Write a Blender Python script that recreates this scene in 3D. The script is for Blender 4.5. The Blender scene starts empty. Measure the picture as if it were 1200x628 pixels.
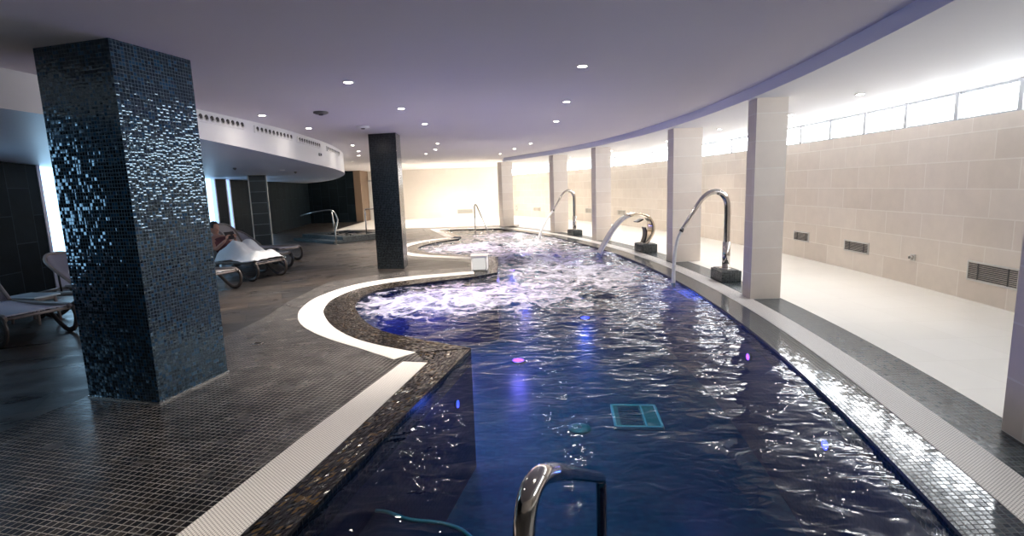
import bpy, bmesh, math, random
from mathutils import Vector, Matrix, noise, geometry

random.seed(7)
SC = bpy.context.scene
COL = SC.collection

# ------------------------------------------------------------------ camera
EYE = 1.55
cam_d = bpy.data.cameras.new('camera')
cam = bpy.data.objects.new('camera', cam_d)
COL.objects.link(cam)
cam_d.sensor_width = 36
cam_d.lens = 618.0 / 1200.0 * 36.0
cam_d.clip_start = 0.02
_R = ((0.9994198, -0.03405983, 0.0), (-0.00517233, -0.15177209, 0.98840198), (-0.0336648, -0.98782851, -0.1518602))
cam.matrix_world = Matrix(((_R[0][0], -_R[0][1], -_R[0][2], 0), (_R[1][0], -_R[1][1], -_R[1][2], 0),
                           (_R[2][0], -_R[2][1], -_R[2][2], EYE), (0, 0, 0, 1)))
SC.camera = cam

# ------------------------------------------------------------------ light levels
SC.view_settings.view_transform = 'Standard'
SC.view_settings.look = 'None'
SC.view_settings.gamma = 1.0
SC.view_settings.use_curve_mapping = False
SC.view_settings.exposure = 0.72
WINDOW_LIGHT = 13.0        # milky clerestory panes
SLOT_LIGHT = 2.8           # tall window slots on the lounge side
DOWN_W = 330.0              # each recessed spot
BULB = 110.0
CORRIDOR_W = 150.0
POOL_W = 3.0              # each underwater lamp
SC.cycles.max_bounces = 8
SC.cycles.transparent_max_bounces = 12
SC.cycles.sample_clamp_indirect = 6.0
SC.cycles.caustics_reflective = False
SC.cycles.caustics_refractive = False
w = bpy.data.worlds.new('world')
SC.world = w
w.use_nodes = True
w.node_tree.nodes['Background'].inputs[0].default_value = (0.75, 0.85, 1, 1)
w.node_tree.nodes['Background'].inputs[1].default_value = 0.6

# ------------------------------------------------------------------ node helpers
class NT:
    def __init__(self, name):
        self.m = bpy.data.materials.new(name)
        self.m.use_nodes = True
        self.t = self.m.node_tree
        self.t.nodes.clear()
        self.out = self.t.nodes.new('ShaderNodeOutputMaterial')
    def n(self, kind, **props):
        nd = self.t.nodes.new(kind)
        for k, v in props.items():
            setattr(nd, k, v)
        return nd
    def put(self, sock, v):
        if hasattr(v, 'is_output') or isinstance(v, bpy.types.NodeSocket):
            self.t.links.new(v, sock)
        else:
            sock.default_value = v
    def math(self, op, a, b=None, c=None, clamp=False):
        nd = self.n('ShaderNodeMath', operation=op, use_clamp=clamp)
        self.put(nd.inputs[0], a)
        if b is not None: self.put(nd.inputs[1], b)
        if c is not None: self.put(nd.inputs[2], c)
        return nd.outputs[0]
    def vmath(self, op, a, b=None, scale=None):
        nd = self.n('ShaderNodeVectorMath', operation=op)
        self.put(nd.inputs[0], a)
        if b is not None: self.put(nd.inputs[1], b)
        if scale is not None: self.put(nd.inputs['Scale'], scale)
        return nd.outputs[0]
    def mix(self, f, a, b):
        nd = self.n('ShaderNodeMix', data_type='RGBA')
        self.put(nd.inputs[0], f); self.put(nd.inputs[6], a); self.put(nd.inputs[7], b)
        return nd.outputs[2]
    def ramp(self, f, stops, interp='LINEAR'):
        nd = self.n('ShaderNodeValToRGB')
        cr = nd.color_ramp; cr.interpolation = interp
        while len(cr.elements) < len(stops): cr.elements.new(0.5)
        for e, (p, c) in zip(cr.elements, stops):
            e.position = p; e.color = c if len(c) == 4 else (*c, 1)
        self.put(nd.inputs[0], f)
        return nd.outputs[0]
    def noise(self, vec, scale, detail=3, rough=0.5, dist=0.0, out='Fac'):
        nd = self.n('ShaderNodeTexNoise')
        if vec is not None: self.put(nd.inputs['Vector'], vec)
        nd.inputs['Scale'].default_value = scale
        nd.inputs['Detail'].default_value = detail
        nd.inputs['Roughness'].default_value = rough
        nd.inputs['Distortion'].default_value = dist
        return nd.outputs[out]
    def uv(self):
        return self.n('ShaderNodeUVMap').outputs[0]
    def obj(self):
        return self.n('ShaderNodeTexCoord').outputs['Object']
    def principled(self, **kw):
        b = self.n('ShaderNodeBsdfPrincipled')
        for k, v in kw.items():
            self.put(b.inputs[k.replace('_', ' ')], v)
        return b
    def done(self, shader):
        self.t.links.new(shader, self.out.inputs['Surface'])
        return self.m
    def bump(self, h, dist=0.01, strength=1.0, normal=None):
        nd = self.n('ShaderNodeBump')
        nd.inputs['Strength'].default_value = strength
        nd.inputs['Distance'].default_value = dist
        self.put(nd.inputs['Height'], h)
        if normal is not None: self.put(nd.inputs['Normal'], normal)
        return nd.outputs[0]

def C4(c): return (c[0], c[1], c[2], 1)

def plain(name, col, rough=0.5, metal=0.0, spec=0.5, var=0.06, scale=6.0, bump=0.0, **kw):
    t = NT(name)
    f = t.noise(t.obj(), scale, 4)
    c = t.mix(f, C4([x * (1 - var) for x in col]), C4([min(1, x * (1 + var)) for x in col]))
    b = t.principled(Base_Color=c, Roughness=rough, Metallic=metal)
    b.inputs['Specular IOR Level'].default_value = spec
    for k, v in kw.items():
        b.inputs[k.replace('_', ' ')].default_value = v
    if bump:
        t.put(b.inputs['Normal'], t.bump(t.noise(t.obj(), 90, 3), bump))
    return t.done(b.outputs[0])

def mosaic(name, size, cols, grout, rough=0.12, tilt=0.05, gw=0.07, grout_rough=0.6, sx=None, spec=0.5, wet=0.0, coat=0.0, ior=1.5, tint=(1, 1, 1), wscale=1.4, mott=0.0, pillow=0.0):
    """Small glass tiles on the UV grid (UV in metres), each tile a little out of true."""
    t = NT(name)
    uv = t.uv()
    sz = t.n('ShaderNodeVectorMath', operation='DIVIDE')
    t.put(sz.inputs[0], uv); sz.inputs[1].default_value = (sx or size, size, 1)
    p = sz.outputs[0]
    cell = t.vmath('FLOOR', p)
    fr = t.vmath('FRACTION', p)
    wn = t.n('ShaderNodeTexWhiteNoise', noise_dimensions='3D')
    t.put(wn.inputs['Vector'], cell)
    sep = t.n('ShaderNodeSeparateXYZ'); t.put(sep.inputs[0], fr)
    du = t.math('MINIMUM', sep.outputs[0], t.math('SUBTRACT', 1.0, sep.outputs[0]))
    dv = t.math('MINIMUM', sep.outputs[1], t.math('SUBTRACT', 1.0, sep.outputs[1]))
    d = t.math('MINIMUM', du, dv)
    g = t.math('LESS_THAN', d, gw)
    n = len(cols)
    col = t.ramp(wn.outputs['Value'], [(i / n, c) for i, c in enumerate(cols)], 'CONSTANT')
    base = t.mix(g, col, C4(grout))
    if mott:
        k = t.math('MULTIPLY_ADD', t.noise(t.obj(), mott, 6, 0.7), 3.2, -0.75)
        base = t.vmath('SCALE', base, scale=t.math('MAXIMUM', k, 0.25))
    geo = t.n('ShaderNodeNewGeometry')
    off = t.vmath('SCALE', t.vmath('SUBTRACT', wn.outputs['Color'], (0.5, 0.5, 0.5)), scale=tilt)
    if pillow:      # each small tile is slightly domed
        ud = t.vmath('CROSS_PRODUCT', (0, 0, 1), geo.outputs['Normal'])
        off = t.vmath('ADD', off, t.vmath('SCALE', ud, scale=t.math('MULTIPLY', t.math('SUBTRACT', sep.outputs[0], 0.5), pillow * 0.4)))
        cz = t.n('ShaderNodeCombineXYZ'); t.put(cz.inputs[2], t.math('MULTIPLY', t.math('SUBTRACT', sep.outputs[1], 0.5), pillow))
        off = t.vmath('ADD', off, cz.outputs[0])
    nrm = t.vmath('NORMALIZE', t.vmath('ADD', geo.outputs['Normal'], off))
    rg = t.math('MULTIPLY_ADD', g, grout_rough - rough, rough)
    if wet:
        rg = t.math('MULTIPLY_ADD', t.noise(t.obj(), wscale, 6, 0.65), wet, rg)
    b = t.principled(Base_Color=base, Roughness=rg)
    b.inputs['Specular IOR Level'].default_value = spec
    b.inputs['Coat Weight'].default_value = coat; b.inputs['IOR'].default_value = ior; b.inputs['Specular Tint'].default_value = C4(tint)
    b.inputs['Coat Roughness'].default_value = 0.08
    t.put(b.inputs['Normal'], nrm)
    return t.done(b.outputs[0])

def bigtile(name, w, h, c1, c2, grout, rough, gw=0.006, off=0.5, swap=False, spec=0.5, wet=0.0, cloud=0.1, cscale=3.0, freq=2, ripple=0.0, stretch=None):
    """Large tiles in running bond on the UV map (metres)."""
    t = NT(name)
    uv = t.uv()
    if swap:
        s = t.n('ShaderNodeSeparateXYZ'); t.put(s.inputs[0], uv)
        c = t.n('ShaderNodeCombineXYZ'); t.put(c.inputs[0], s.outputs[1]); t.put(c.inputs[1], s.outputs[0])
        uv = c.outputs[0]
    br = t.n('ShaderNodeTexBrick')
    t.put(br.inputs['Vector'], uv)
    br.offset = off; br.offset_frequency = freq
    br.inputs['Color1'].default_value = C4(c1); br.inputs['Color2'].default_value = C4(c2)
    br.inputs['Mortar'].default_value = C4(grout)
    br.inputs['Scale'].default_value = 1.0
    br.inputs['Mortar Size'].default_value = gw
    br.inputs['Mortar Smooth'].default_value = 0.1
    br.inputs['Brick Width'].default_value = w
    br.inputs['Row Height'].default_value = h
    nv = t.obj() if stretch is None else t.vmath('MULTIPLY', t.uv(), stretch)
    nz = t.noise(nv, cscale, 6, 0.66)
    k = t.math('MAXIMUM', t.math('MULTIPLY_ADD', nz, 2 * cloud, 1 - cloud), 0.12)
    c = t.vmath('SCALE', br.outputs['Color'], scale=k)
    rg = rough
    if wet:
        rg = t.math('MULTIPLY_ADD', t.noise(nv, 1.6, 6, 0.65), wet, rough, clamp=True)
    b = t.principled(Base_Color=c, Roughness=rg)
    b.inputs['Specular IOR Level'].default_value = spec
    h_ = t.math('SUBTRACT', 1.0, br.outputs['Fac'])
    nb = t.bump(h_, 0.002, 0.6)
    if ripple:
        nb = t.bump(t.noise(t.obj(), 9, 4, 0.6), ripple, 1.0, nb)
    t.put(b.inputs['Normal'], nb)
    return t.done(b.outputs[0])

def emitter(name, col, strength, var=0.0, scale=2.0, two=None):
    t = NT(name)
    e = t.n('ShaderNodeEmission')
    e.inputs[1].default_value = strength
    if var:
        f = t.ramp(t.noise(t.obj(), scale, 6, 0.65), [(0.40, two or [x * (1 - var) for x in col]), (0.56, col)])
        t.put(e.inputs[0], f)
    else:
        e.inputs[0].default_value = C4(col)
    return t.done(e.outputs[0])

# ------------------------------------------------------------------ materials
M = {}
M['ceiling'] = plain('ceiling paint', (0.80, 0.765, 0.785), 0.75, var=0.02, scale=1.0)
M['white'] = plain('white paint', (0.82, 0.81, 0.80), 0.6, var=0.02, scale=1.5)
M['soffit'] = plain('white soffit paint', (0.84, 0.84, 0.84), 0.6, var=0.02, scale=1.5)
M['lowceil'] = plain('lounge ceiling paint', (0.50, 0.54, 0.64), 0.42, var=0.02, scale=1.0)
M['strip'] = plain('ceiling edge with lilac pool light painted in', (0.78, 0.78, 0.92), 0.6, var=0.02)  # lilac is the blue pool light put into the colour
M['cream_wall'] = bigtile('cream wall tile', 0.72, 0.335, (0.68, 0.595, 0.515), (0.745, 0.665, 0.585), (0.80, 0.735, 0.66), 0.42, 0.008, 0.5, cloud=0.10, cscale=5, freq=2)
M['lit_wall'] = bigtile('cream end wall tile with light painted in', 0.72, 0.335, (0.80, 0.745, 0.67), (0.83, 0.775, 0.70), (0.84, 0.79, 0.72), 0.5, 0.006, 0.5, cloud=0.03)  # paler copy of the cream tile: stronger light put into the colour
M['cream_col'] = bigtile('cream column tile', 0.62, 0.335, (0.72, 0.63, 0.55), (0.77, 0.69, 0.61), (0.81, 0.75, 0.68), 0.4, 0.007, 0.0, cloud=0.08, cscale=5)
M['cream_floor'] = bigtile('cream floor tile', 0.6, 0.6, (0.80, 0.765, 0.70), (0.82, 0.785, 0.725), (0.76, 0.72, 0.66), 0.45, 0.004, 0.0, cloud=0.03)
M['dark_wall'] = bigtile('dark slate wall tile', 0.9, 0.45, (0.006, 0.011, 0.015), (0.011, 0.019, 0.025), (0.028, 0.044, 0.058), 0.65, 0.007, 0.5, swap=True, cloud=0.5, cscale=3.5, spec=0.10)
M['dark_col'] = bigtile('dark slate column tile', 0.30, 0.45, (0.016, 0.026, 0.032), (0.03, 0.044, 0.052), (0.16, 0.21, 0.24), 0.45, 0.006, 0.5, swap=True, cloud=0.5, cscale=4, spec=0.2)
M['brown_edge'] = plain('brown tiled return', (0.22, 0.15, 0.10), 0.5)
M['slate'] = bigtile('wet slate floor', 0.9, 0.45, (0.028, 0.026, 0.026), (0.058, 0.045, 0.037), (0.010, 0.009, 0.009), 0.06, 0.006, 0.5, cloud=1.6, cscale=3.2, wet=0.55, ripple=0.004, spec=0.42, stretch=(0.6, 2.4, 1))
M['deck'] = mosaic('dark deck mosaic', 0.042, [(0.012, 0.011, 0.012), (0.024, 0.021, 0.021), (0.038, 0.032, 0.029), (0.015, 0.015, 0.018)], (0.22, 0.205, 0.195), 0.12, 0.022, 0.065, 0.5, wet=0.26, spec=0.36, wscale=3.5, mott=5.0)
M['strip_mosaic'] = mosaic('grey green mosaic strip', 0.025, [(0.030, 0.040, 0.044), (0.050, 0.062, 0.066), (0.085, 0.10, 0.105), (0.040, 0.055, 0.062)], (0.055, 0.065, 0.07), 0.25, 0.05, 0.07, 0.5, sx=0.05)
M['pillar'] = mosaic('black glass mosaic', 0.0265, [(0.003, 0.006, 0.011), (0.006, 0.020, 0.040), (0.010, 0.045, 0.095), (0.004, 0.008, 0.014), (0.004, 0.012, 0.024)], (0.010, 0.013, 0.016), 0.06, 0.13, 0.075, 0.5, spec=0.9, ior=1.56, tint=(0.55, 0.80, 1.0), pillow=0.12)  # blue tile colours and tint stand in for the pool's blue reflection
M['pillar_far'] = mosaic('black glass mosaic fine', 0.0265, [(0.008, 0.010, 0.013), (0.014, 0.018, 0.022), (0.022, 0.028, 0.032), (0.009, 0.011, 0.015)], (0.03, 0.033, 0.036), 0.13, 0.05, 0.075, 0.5, spec=0.35, pillow=0.2)
M['ledge'] = mosaic('glossy pool edge mosaic', 0.032, [(0.035, 0.050, 0.060), (0.055, 0.075, 0.085), (0.028, 0.038, 0.046), (0.07, 0.085, 0.09)], (0.012, 0.014, 0.018), 0.08, 0.022, 0.10, 0.6, spec=1.0)
M['ledge_dark'] = mosaic('wet dark edge mosaic', 0.026, [(0.008, 0.007, 0.007), (0.014, 0.012, 0.010), (0.10, 0.062, 0.026), (0.010, 0.010, 0.010), (0.007, 0.006, 0.006), (0.020, 0.015, 0.011), (0.007, 0.007, 0.008)], (0.004, 0.004, 0.005), 0.10, 0.30, 0.07, 0.35, spec=0.32)
M['basin'] = mosaic('blue pool mosaic', 0.05, [(0.001, 0.030, 0.064), (0.001, 0.044, 0.080), (0.002, 0.058, 0.086), (0.001, 0.022, 0.054)], (0.004, 0.045, 0.09), 0.4, 0.0, 0.05)
M['rim'] = mosaic('waterline tile with shade painted in', 0.045, [(0.006, 0.008, 0.012), (0.010, 0.014, 0.020)], (0.008, 0.010, 0.014), 0.25, 0.0, 0.05)  # dark band: shade on the wall above the water, put into the colour
M['side'] = mosaic('deep blue side tile', 0.05, [(0.001, 0.012, 0.045), (0.002, 0.018, 0.055)], (0.003, 0.02, 0.055), 0.4, 0.0, 0.05)
M['box_mosaic'] = mosaic('dark plinth mosaic', 0.025, [(0.018, 0.024, 0.026), (0.034, 0.042, 0.045), (0.05, 0.06, 0.062)], (0.09, 0.10, 0.105), 0.22, 0.06, 0.07)
M['steel'] = plain('polished steel', (0.60, 0.57, 0.54), 0.10, 1.0, var=0.02)
M['brush'] = plain('brushed steel', (0.50, 0.48, 0.46), 0.25, 1.0, var=0.05, scale=20)
M['warm_steel'] = plain('champagne steel', (0.66, 0.56, 0.44), 0.12, 1.0, var=0.03)
M['dark_metal'] = plain('dark anodised metal', (0.06, 0.055, 0.052), 0.35, 0.7)
M['vent_dark'] = plain('dark vent slats', (0.13, 0.125, 0.12), 0.5, 0.2)
M['vent_rim'] = plain('pale vent frame', (0.62, 0.60, 0.57), 0.45, 0.3)
M['vent_light'] = plain('light grey vent', (0.42, 0.41, 0.38), 0.5)
M['hole'] = plain('dark nozzle bore', (0.05, 0.045, 0.04), 0.7)
M['rubber'] = plain('black rubber', (0.02, 0.02, 0.022), 0.6)
M['plastic'] = plain('taupe plastic frame', (0.24, 0.20, 0.19), 0.35)
M['leg_plastic'] = plain('dark brown plastic', (0.055, 0.045, 0.042), 0.35)
M['sling'] = plain('lilac grey sling fabric', (0.44, 0.42, 0.50), 0.75, var=0.08, scale=60, bump=0.002)
M['sling_white'] = plain('pale sling fabric', (0.62, 0.58, 0.57), 0.75, var=0.06, scale=60, bump=0.002)
M['table'] = plain('pale table top', (0.50, 0.56, 0.62), 0.22)
M['towel'] = plain('white towelling', (0.80, 0.82, 0.86), 0.95, var=0.05, scale=14, bump=0.004)
M['skin'] = plain('skin', (0.50, 0.27, 0.20), 0.5, var=0.08, scale=12)
M['hair'] = plain('dark hair', (0.03, 0.02, 0.016), 0.6, var=0.3, scale=50)
M['top'] = plain('maroon swim top', (0.16, 0.05, 0.055), 0.8)
M['screen'] = plain('black glass screen', (0.01, 0.01, 0.012), 0.1)
M['door'] = plain('white door paint', (0.86, 0.86, 0.84), 0.4)
M['frame_white'] = plain('pale grey window frame', (0.46, 0.47, 0.49), 0.4)
M['frame_lilac'] = plain('pale window frame', (0.55, 0.55, 0.70), 0.35)
M['drain'] = plain('sea green drain plastic', (0.05, 0.17, 0.15), 0.4, var=0.3, scale=14)
M['drain_rim'] = plain('pale aqua drain rim', (0.22, 0.46, 0.43), 0.4)
M['lamp_ring'] = plain('white lamp ring', (0.8, 0.79, 0.78), 0.4)
M['bulb'] = emitter('lamp glow', (1.0, 0.91, 0.79), BULB)
M['bulb_low'] = emitter('small lamp glow', (0.80, 0.90, 1.0), 8.0)
M['pane'] = emitter('daylight milky pane', (0.96, 0.98, 1.0), WINDOW_LIGHT, 0.25, 1.6, (0.60, 0.66, 0.70))
M['slot'] = emitter('blue white daylight pane', (0.42, 0.72, 1.0), SLOT_LIGHT)
M['uw_blue'] = emitter('blue pool lamp', (0.05, 0.04, 1.0), 6.0)
M['uw_violet'] = emitter('violet pool lamp', (0.55, 0.05, 1.0), 6.0)
M['cover'] = emitter('white light block', (1.0, 0.96, 0.92), 0.45)

def grate_mat():
    t = NT('white slotted grate')
    uv = t.uv()
    v = t.n('ShaderNodeVectorMath', operation='DIVIDE'); t.put(v.inputs[0], uv); v.inputs[1].default_value = (0.018, 0.0125, 1)
    s = t.n('ShaderNodeSeparateXYZ'); t.put(s.inputs[0], v.outputs[0])
    row = t.math('FLOOR', s.outputs[1])
    shift = t.math('MULTIPLY', t.math('MODULO', row, 2.0), 0.5)
    fx = t.math('ABSOLUTE', t.math('SUBTRACT', t.math('FRACT', t.math('ADD', s.outputs[0], shift)), 0.5))
    fy = t.math('ABSOLUTE', t.math('SUBTRACT', t.math('FRACT', s.outputs[1]), 0.5))
    hole = t.math('MULTIPLY', t.math('LESS_THAN', fx, 0.22), t.math('LESS_THAN', fy, 0.27))
    c = t.mix(hole, (0.76, 0.725, 0.69, 1), (0.16, 0.145, 0.135, 1))
    b = t.principled(Base_Color=c, Roughness=0.45)
    t.put(b.inputs['Normal'], t.bump(t.math('SUBTRACT', 1.0, hole), 0.003, 0.5))
    return t.done(b.outputs[0])
M['grate'] = grate_mat()

def water_mat():
    t = NT('pool water')
    p = t.obj()
    h1 = t.noise(t.vmath('MULTIPLY', p, (0.75, 1.35, 1.0)), 7.0, 1.6, 0.5, 0.7)
    h2 = t.noise(p, 2.2, 1.5, 0.5, 0.3)
    at = t.n('ShaderNodeAttribute'); at.attribute_name = 'churn'
    ch = at.outputs['Fac']
    ar = t.n('ShaderNodeAttribute'); ar.attribute_name = 'ripple'
    nb = t.bump(t.math('MULTIPLY', h2, ar.outputs['Fac']), 0.030, 1.0)
    nb = t.bump(t.math('MULTIPLY', h1, t.math('MULTIPLY', ar.outputs['Fac'], ar.outputs['Fac'])), 0.026, 1.0, nb)
    fr = t.n('ShaderNodeFresnel'); fr.inputs[0].default_value = 1.35; t.put(fr.inputs['Normal'], nb)
    gl = t.n('ShaderNodeBsdfGlossy'); gl.inputs['Roughness'].default_value = 0.012; t.put(gl.inputs['Normal'], nb)
    tr = t.n('ShaderNodeBsdfTransparent'); tr.inputs[0].default_value = (0.20, 0.50, 0.66, 1)
    mx = t.n('ShaderNodeMixShader'); t.put(mx.inputs[0], fr.outputs[0]); t.put(mx.inputs[1], tr.outputs[0]); t.put(mx.inputs[2], gl.outputs[0])
    # foam webs: fine broken veins where the jets churn the water
    warp = t.vmath('ADD', p, t.vmath('SCALE', t.vmath('SUBTRACT', t.noise(p, 1.7, 4, 0.6, out='Color'), (0.5, 0.5, 0.5)), scale=1.1))
    def web(scale, width):
        v = t.n('ShaderNodeTexVoronoi', feature='DISTANCE_TO_EDGE')
        t.put(v.inputs['Vector'], warp); v.inputs['Scale'].default_value = scale
        return t.math('SUBTRACT', 1.0, t.math('DIVIDE', v.outputs['Distance'], width), clamp=True)
    w1 = web(1.9, 0.20); w2 = web(4.6, 0.26)
    nA = t.noise(warp, 2.6, 8, 0.72, 0.5)
    nB = t.noise(p, 26, 3, 0.7)
    sig = t.math('ADD', t.math('MULTIPLY', w1, 0.42), t.math('MULTIPLY', w2, 0.24))
    sig = t.math('ADD', sig, t.math('MULTIPLY', t.math('SUBTRACT', nA, 0.5), 1.5))
    sig = t.math('ADD', sig, t.math('MULTIPLY', t.math('SUBTRACT', nB, 0.5), 0.35))
    thr = t.math('SUBTRACT', 0.76, t.math('MULTIPLY', ch, 0.96))
    foam = t.math('MULTIPLY', t.math('SUBTRACT', sig, thr), 1.5, clamp=True)
    foam = t.math('MULTIPLY', foam, t.math('MINIMUM', t.math('MULTIPLY', ch, 3.0), 0.88))
    fd = t.n('ShaderNodeBsdfDiffuse'); fd.inputs[0].default_value = (0.76, 0.76, 0.82, 1); t.put(fd.inputs['Normal'], nb)
    ft = t.n('ShaderNodeBsdfTranslucent'); ft.inputs[0].default_value = (0.75, 0.72, 0.85, 1)
    fm = t.n('ShaderNodeMixShader'); fm.inputs[0].default_value = 0.45
    t.put(fm.inputs[1], fd.outputs[0]); t.put(fm.inputs[2], ft.outputs[0])
    m2 = t.n('ShaderNodeMixShader'); t.put(m2.inputs[0], foam); t.put(m2.inputs[1], mx.outputs[0]); t.put(m2.inputs[2], fm.outputs[0])
    return t.done(m2.outputs[0])
M['water'] = water_mat()

def jet_mat():
    t = NT('falling water')
    f = t.noise(t.obj(), 14, 4, 0.6)
    tr = t.n('ShaderNodeBsdfTransparent')
    d = t.principled(Base_Color=(0.93, 0.93, 0.92, 1), Roughness=0.15)
    mx = t.n('ShaderNodeMixShader'); t.put(mx.inputs[0], t.math('MULTIPLY_ADD', f, 0.5, 0.52, clamp=True))
    t.put(mx.inputs[1], tr.outputs[0]); t.put(mx.inputs[2], d.outputs[0])
    return t.done(mx.outputs[0])
M['jet'] = jet_mat()

# ------------------------------------------------------------------ object helpers
def link(name, me, mat=None, parent=None):
    o = bpy.data.objects.new(name, me)
    COL.objects.link(o)
    if mat is not None:
        for m in (mat if isinstance(mat, (list, tuple)) else [mat]):
            me.materials.append(m)
    if parent is not None: o.parent = parent
    return o

def boxuv(bm, su=1.0):
    uvl = bm.loops.layers.uv.verify()
    for f in bm.faces:
        n = f.normal
        a = max(range(3), key=lambda i: abs(n[i]))
        for l in f.loops:
            c = l.vert.co
            if a == 2: l[uvl].uv = (c.x, c.y)
            elif a == 0: l[uvl].uv = (c.y, c.z)
            else: l[uvl].uv = (c.x, c.z)

def fin(name, bm, mat=None, parent=None, uv=True, smooth=False, recalc=True):
    if recalc: bmesh.ops.recalc_face_normals(bm, faces=bm.faces)
    bm.normal_update()
    if uv: boxuv(bm)
    me = bpy.data.meshes.new(name)
    if smooth:
        for f in bm.faces: f.smooth = True
    bm.to_mesh(me); bm.free()
    return link(name, me, mat, parent)

def struct(o, label=None, cat=None):
    o['kind'] = 'structure'
    if label: o['label'] = label; o['category'] = cat
    return o

def tag(o, label, cat, group=None, kind=None):
    o['label'] = label; o['category'] = cat
    if group: o['group'] = group
    if kind: o['kind'] = kind
    return o

def thing(name, label, cat, loc=(0, 0, 0), rz=0.0, group=None):
    o = bpy.data.objects.new(name, None)
    o.empty_display_size = 0.1
    COL.objects.link(o)
    o.location = loc; o.rotation_euler = (0, 0, rz)
    return tag(o, label, cat, group)

def kids(o): return [c for c in COL.objects if c.parent == o]

def copy_tree(o, parent=None):
    c = o.copy(); COL.objects.link(c)
    if parent is not None: c.parent = parent
    for k in kids(o): copy_tree(k, c)
    return c

def bx(bm, lo, hi, bev=0.0, seg=2, mtx=None):
    x0, y0, z0 = lo; x1, y1, z1 = hi
    r = bmesh.ops.create_cube(bm, size=1.0)
    vs = r['verts']
    for v in vs:
        v.co = Vector(((x0 + x1) / 2 + v.co.x * (x1 - x0), (y0 + y1) / 2 + v.co.y * (y1 - y0), (z0 + z1) / 2 + v.co.z * (z1 - z0)))
    if bev:
        es = list({e for v in vs for e in v.link_edges})
        rb = bmesh.ops.bevel(bm, geom=es, offset=bev, segments=seg, profile=0.5, affect='EDGES')
        vs = list({v for f in rb['faces'] for v in f.verts} | {v for v in vs if v.is_valid})
    if mtx is not None: bmesh.ops.transform(bm, matrix=mtx, verts=vs)
    return bm

def spline(pts, n=10, closed=False):
    """Catmull-Rom through the points."""
    P = [Vector(p) for p in pts]
    if len(P) < 3: return P
    out = []
    L = len(P)
    for i in range(L if closed else L - 1):
        p1, p2 = P[i], P[(i + 1) % L]
        p0 = P[i - 1] if (i > 0 or closed) else p1 * 2 - p2
        p3 = P[(i + 2) % L] if (i + 2 < L or closed) else p2 * 2 - p1
        for k in range(n):
            t = k / n
            out.append(0.5 * ((2 * p1) + (-p0 + p2) * t + (2 * p0 - 5 * p1 + 4 * p2 - p3) * t * t + (-p0 + 3 * p1 - 3 * p2 + p3) * t ** 3))
    if not closed: out.append(P[-1])
    return out

def tube(bm, pts, r, seg=14, cap=True, flat=None):
    """Sweep a circle (or flattened ellipse) along a path; r is a number or one per point."""
    P = [Vector(p) for p in pts]
    n = len(P)
    rs = r if isinstance(r, (list, tuple)) else [r] * n
    T = []
    for i in range(n):
        a = P[max(0, i - 1)]; b = P[min(n - 1, i + 1)]
        d = b - a
        T.append(d.normalized() if d.length > 1e-9 else Vector((0, 0, 1)))
    up = Vector((0, 1, 0)) if abs(T[0].dot(Vector((0, 1, 0)))) < 0.9 else Vector((1, 0, 0))
    u = (up - T[0] * up.dot(T[0])).normalized()
    rings = []
    for i in range(n):
        if i:
            u = (u - T[i] * u.dot(T[i]))
            u = u.normalized() if u.length > 1e-6 else T[i].orthogonal().normalized()
        v = T[i].cross(u)
        fu, fv = (1, 1) if flat is None else flat
        rings.append([bm.verts.new(P[i] + (u * math.cos(2 * math.pi * k / seg) * fu + v * math.sin(2 * math.pi * k / seg) * fv) * rs[i]) for k in range(seg)])
    for a, b in zip(rings, rings[1:]):
        for k in range(seg):
            f = bm.faces.new((a[k], a[(k + 1) % seg], b[(k + 1) % seg], b[k])); f.smooth = True
    if cap:
        bm.faces.new(rings[0][::-1]); bm.faces.new(rings[-1])
    return bm

def disc(bm, c, r, seg=20, axis='z', flip=False):
    vs = []
    for k in range(seg):
        a = 2 * math.pi * k / seg
        d = {'z': (math.cos(a), math.sin(a), 0), 'x': (0, math.cos(a), math.sin(a)), 'y': (math.cos(a), 0, math.sin(a))}[axis]
        vs.append(bm.verts.new(Vector(c) + Vector(d) * r))
    bm.faces.new(vs[::-1] if flip else vs)
    return bm

def ring(bm, c, r0, r1, h, seg=24):
    """Flat washer with thickness h hanging down from c."""
    c = Vector(c)
    L = []
    for r, z in ((r0, 0), (r1, 0), (r1, -h * 0.4), ((r0 + r1) / 2, -h), (r0, -h * 0.8)):
        L.append([bm.verts.new(c + Vector((r * math.cos(2 * math.pi * k / seg), r * math.sin(2 * math.pi * k / seg), z))) for k in range(seg)])
    for a, b in zip(L, L[1:] + L[:1]):
        for k in range(seg):
            f = bm.faces.new((a[k], a[(k + 1) % seg], b[(k + 1) % seg], b[k])); f.smooth = True
    return bm

def resample(pts, n):
    P = [Vector(p) for p in pts]
    d = [0.0]
    for a, b in zip(P, P[1:]): d.append(d[-1] + (b - a).length)
    out = []; j = 0
    for i in range(n):
        s = d[-1] * i / (n - 1)
        while j < len(P) - 2 and d[j + 1] < s: j += 1
        t = (s - d[j]) / max(1e-9, d[j + 1] - d[j])
        out.append(P[j].lerp(P[j + 1], min(1, max(0, t))))
    return out

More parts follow.
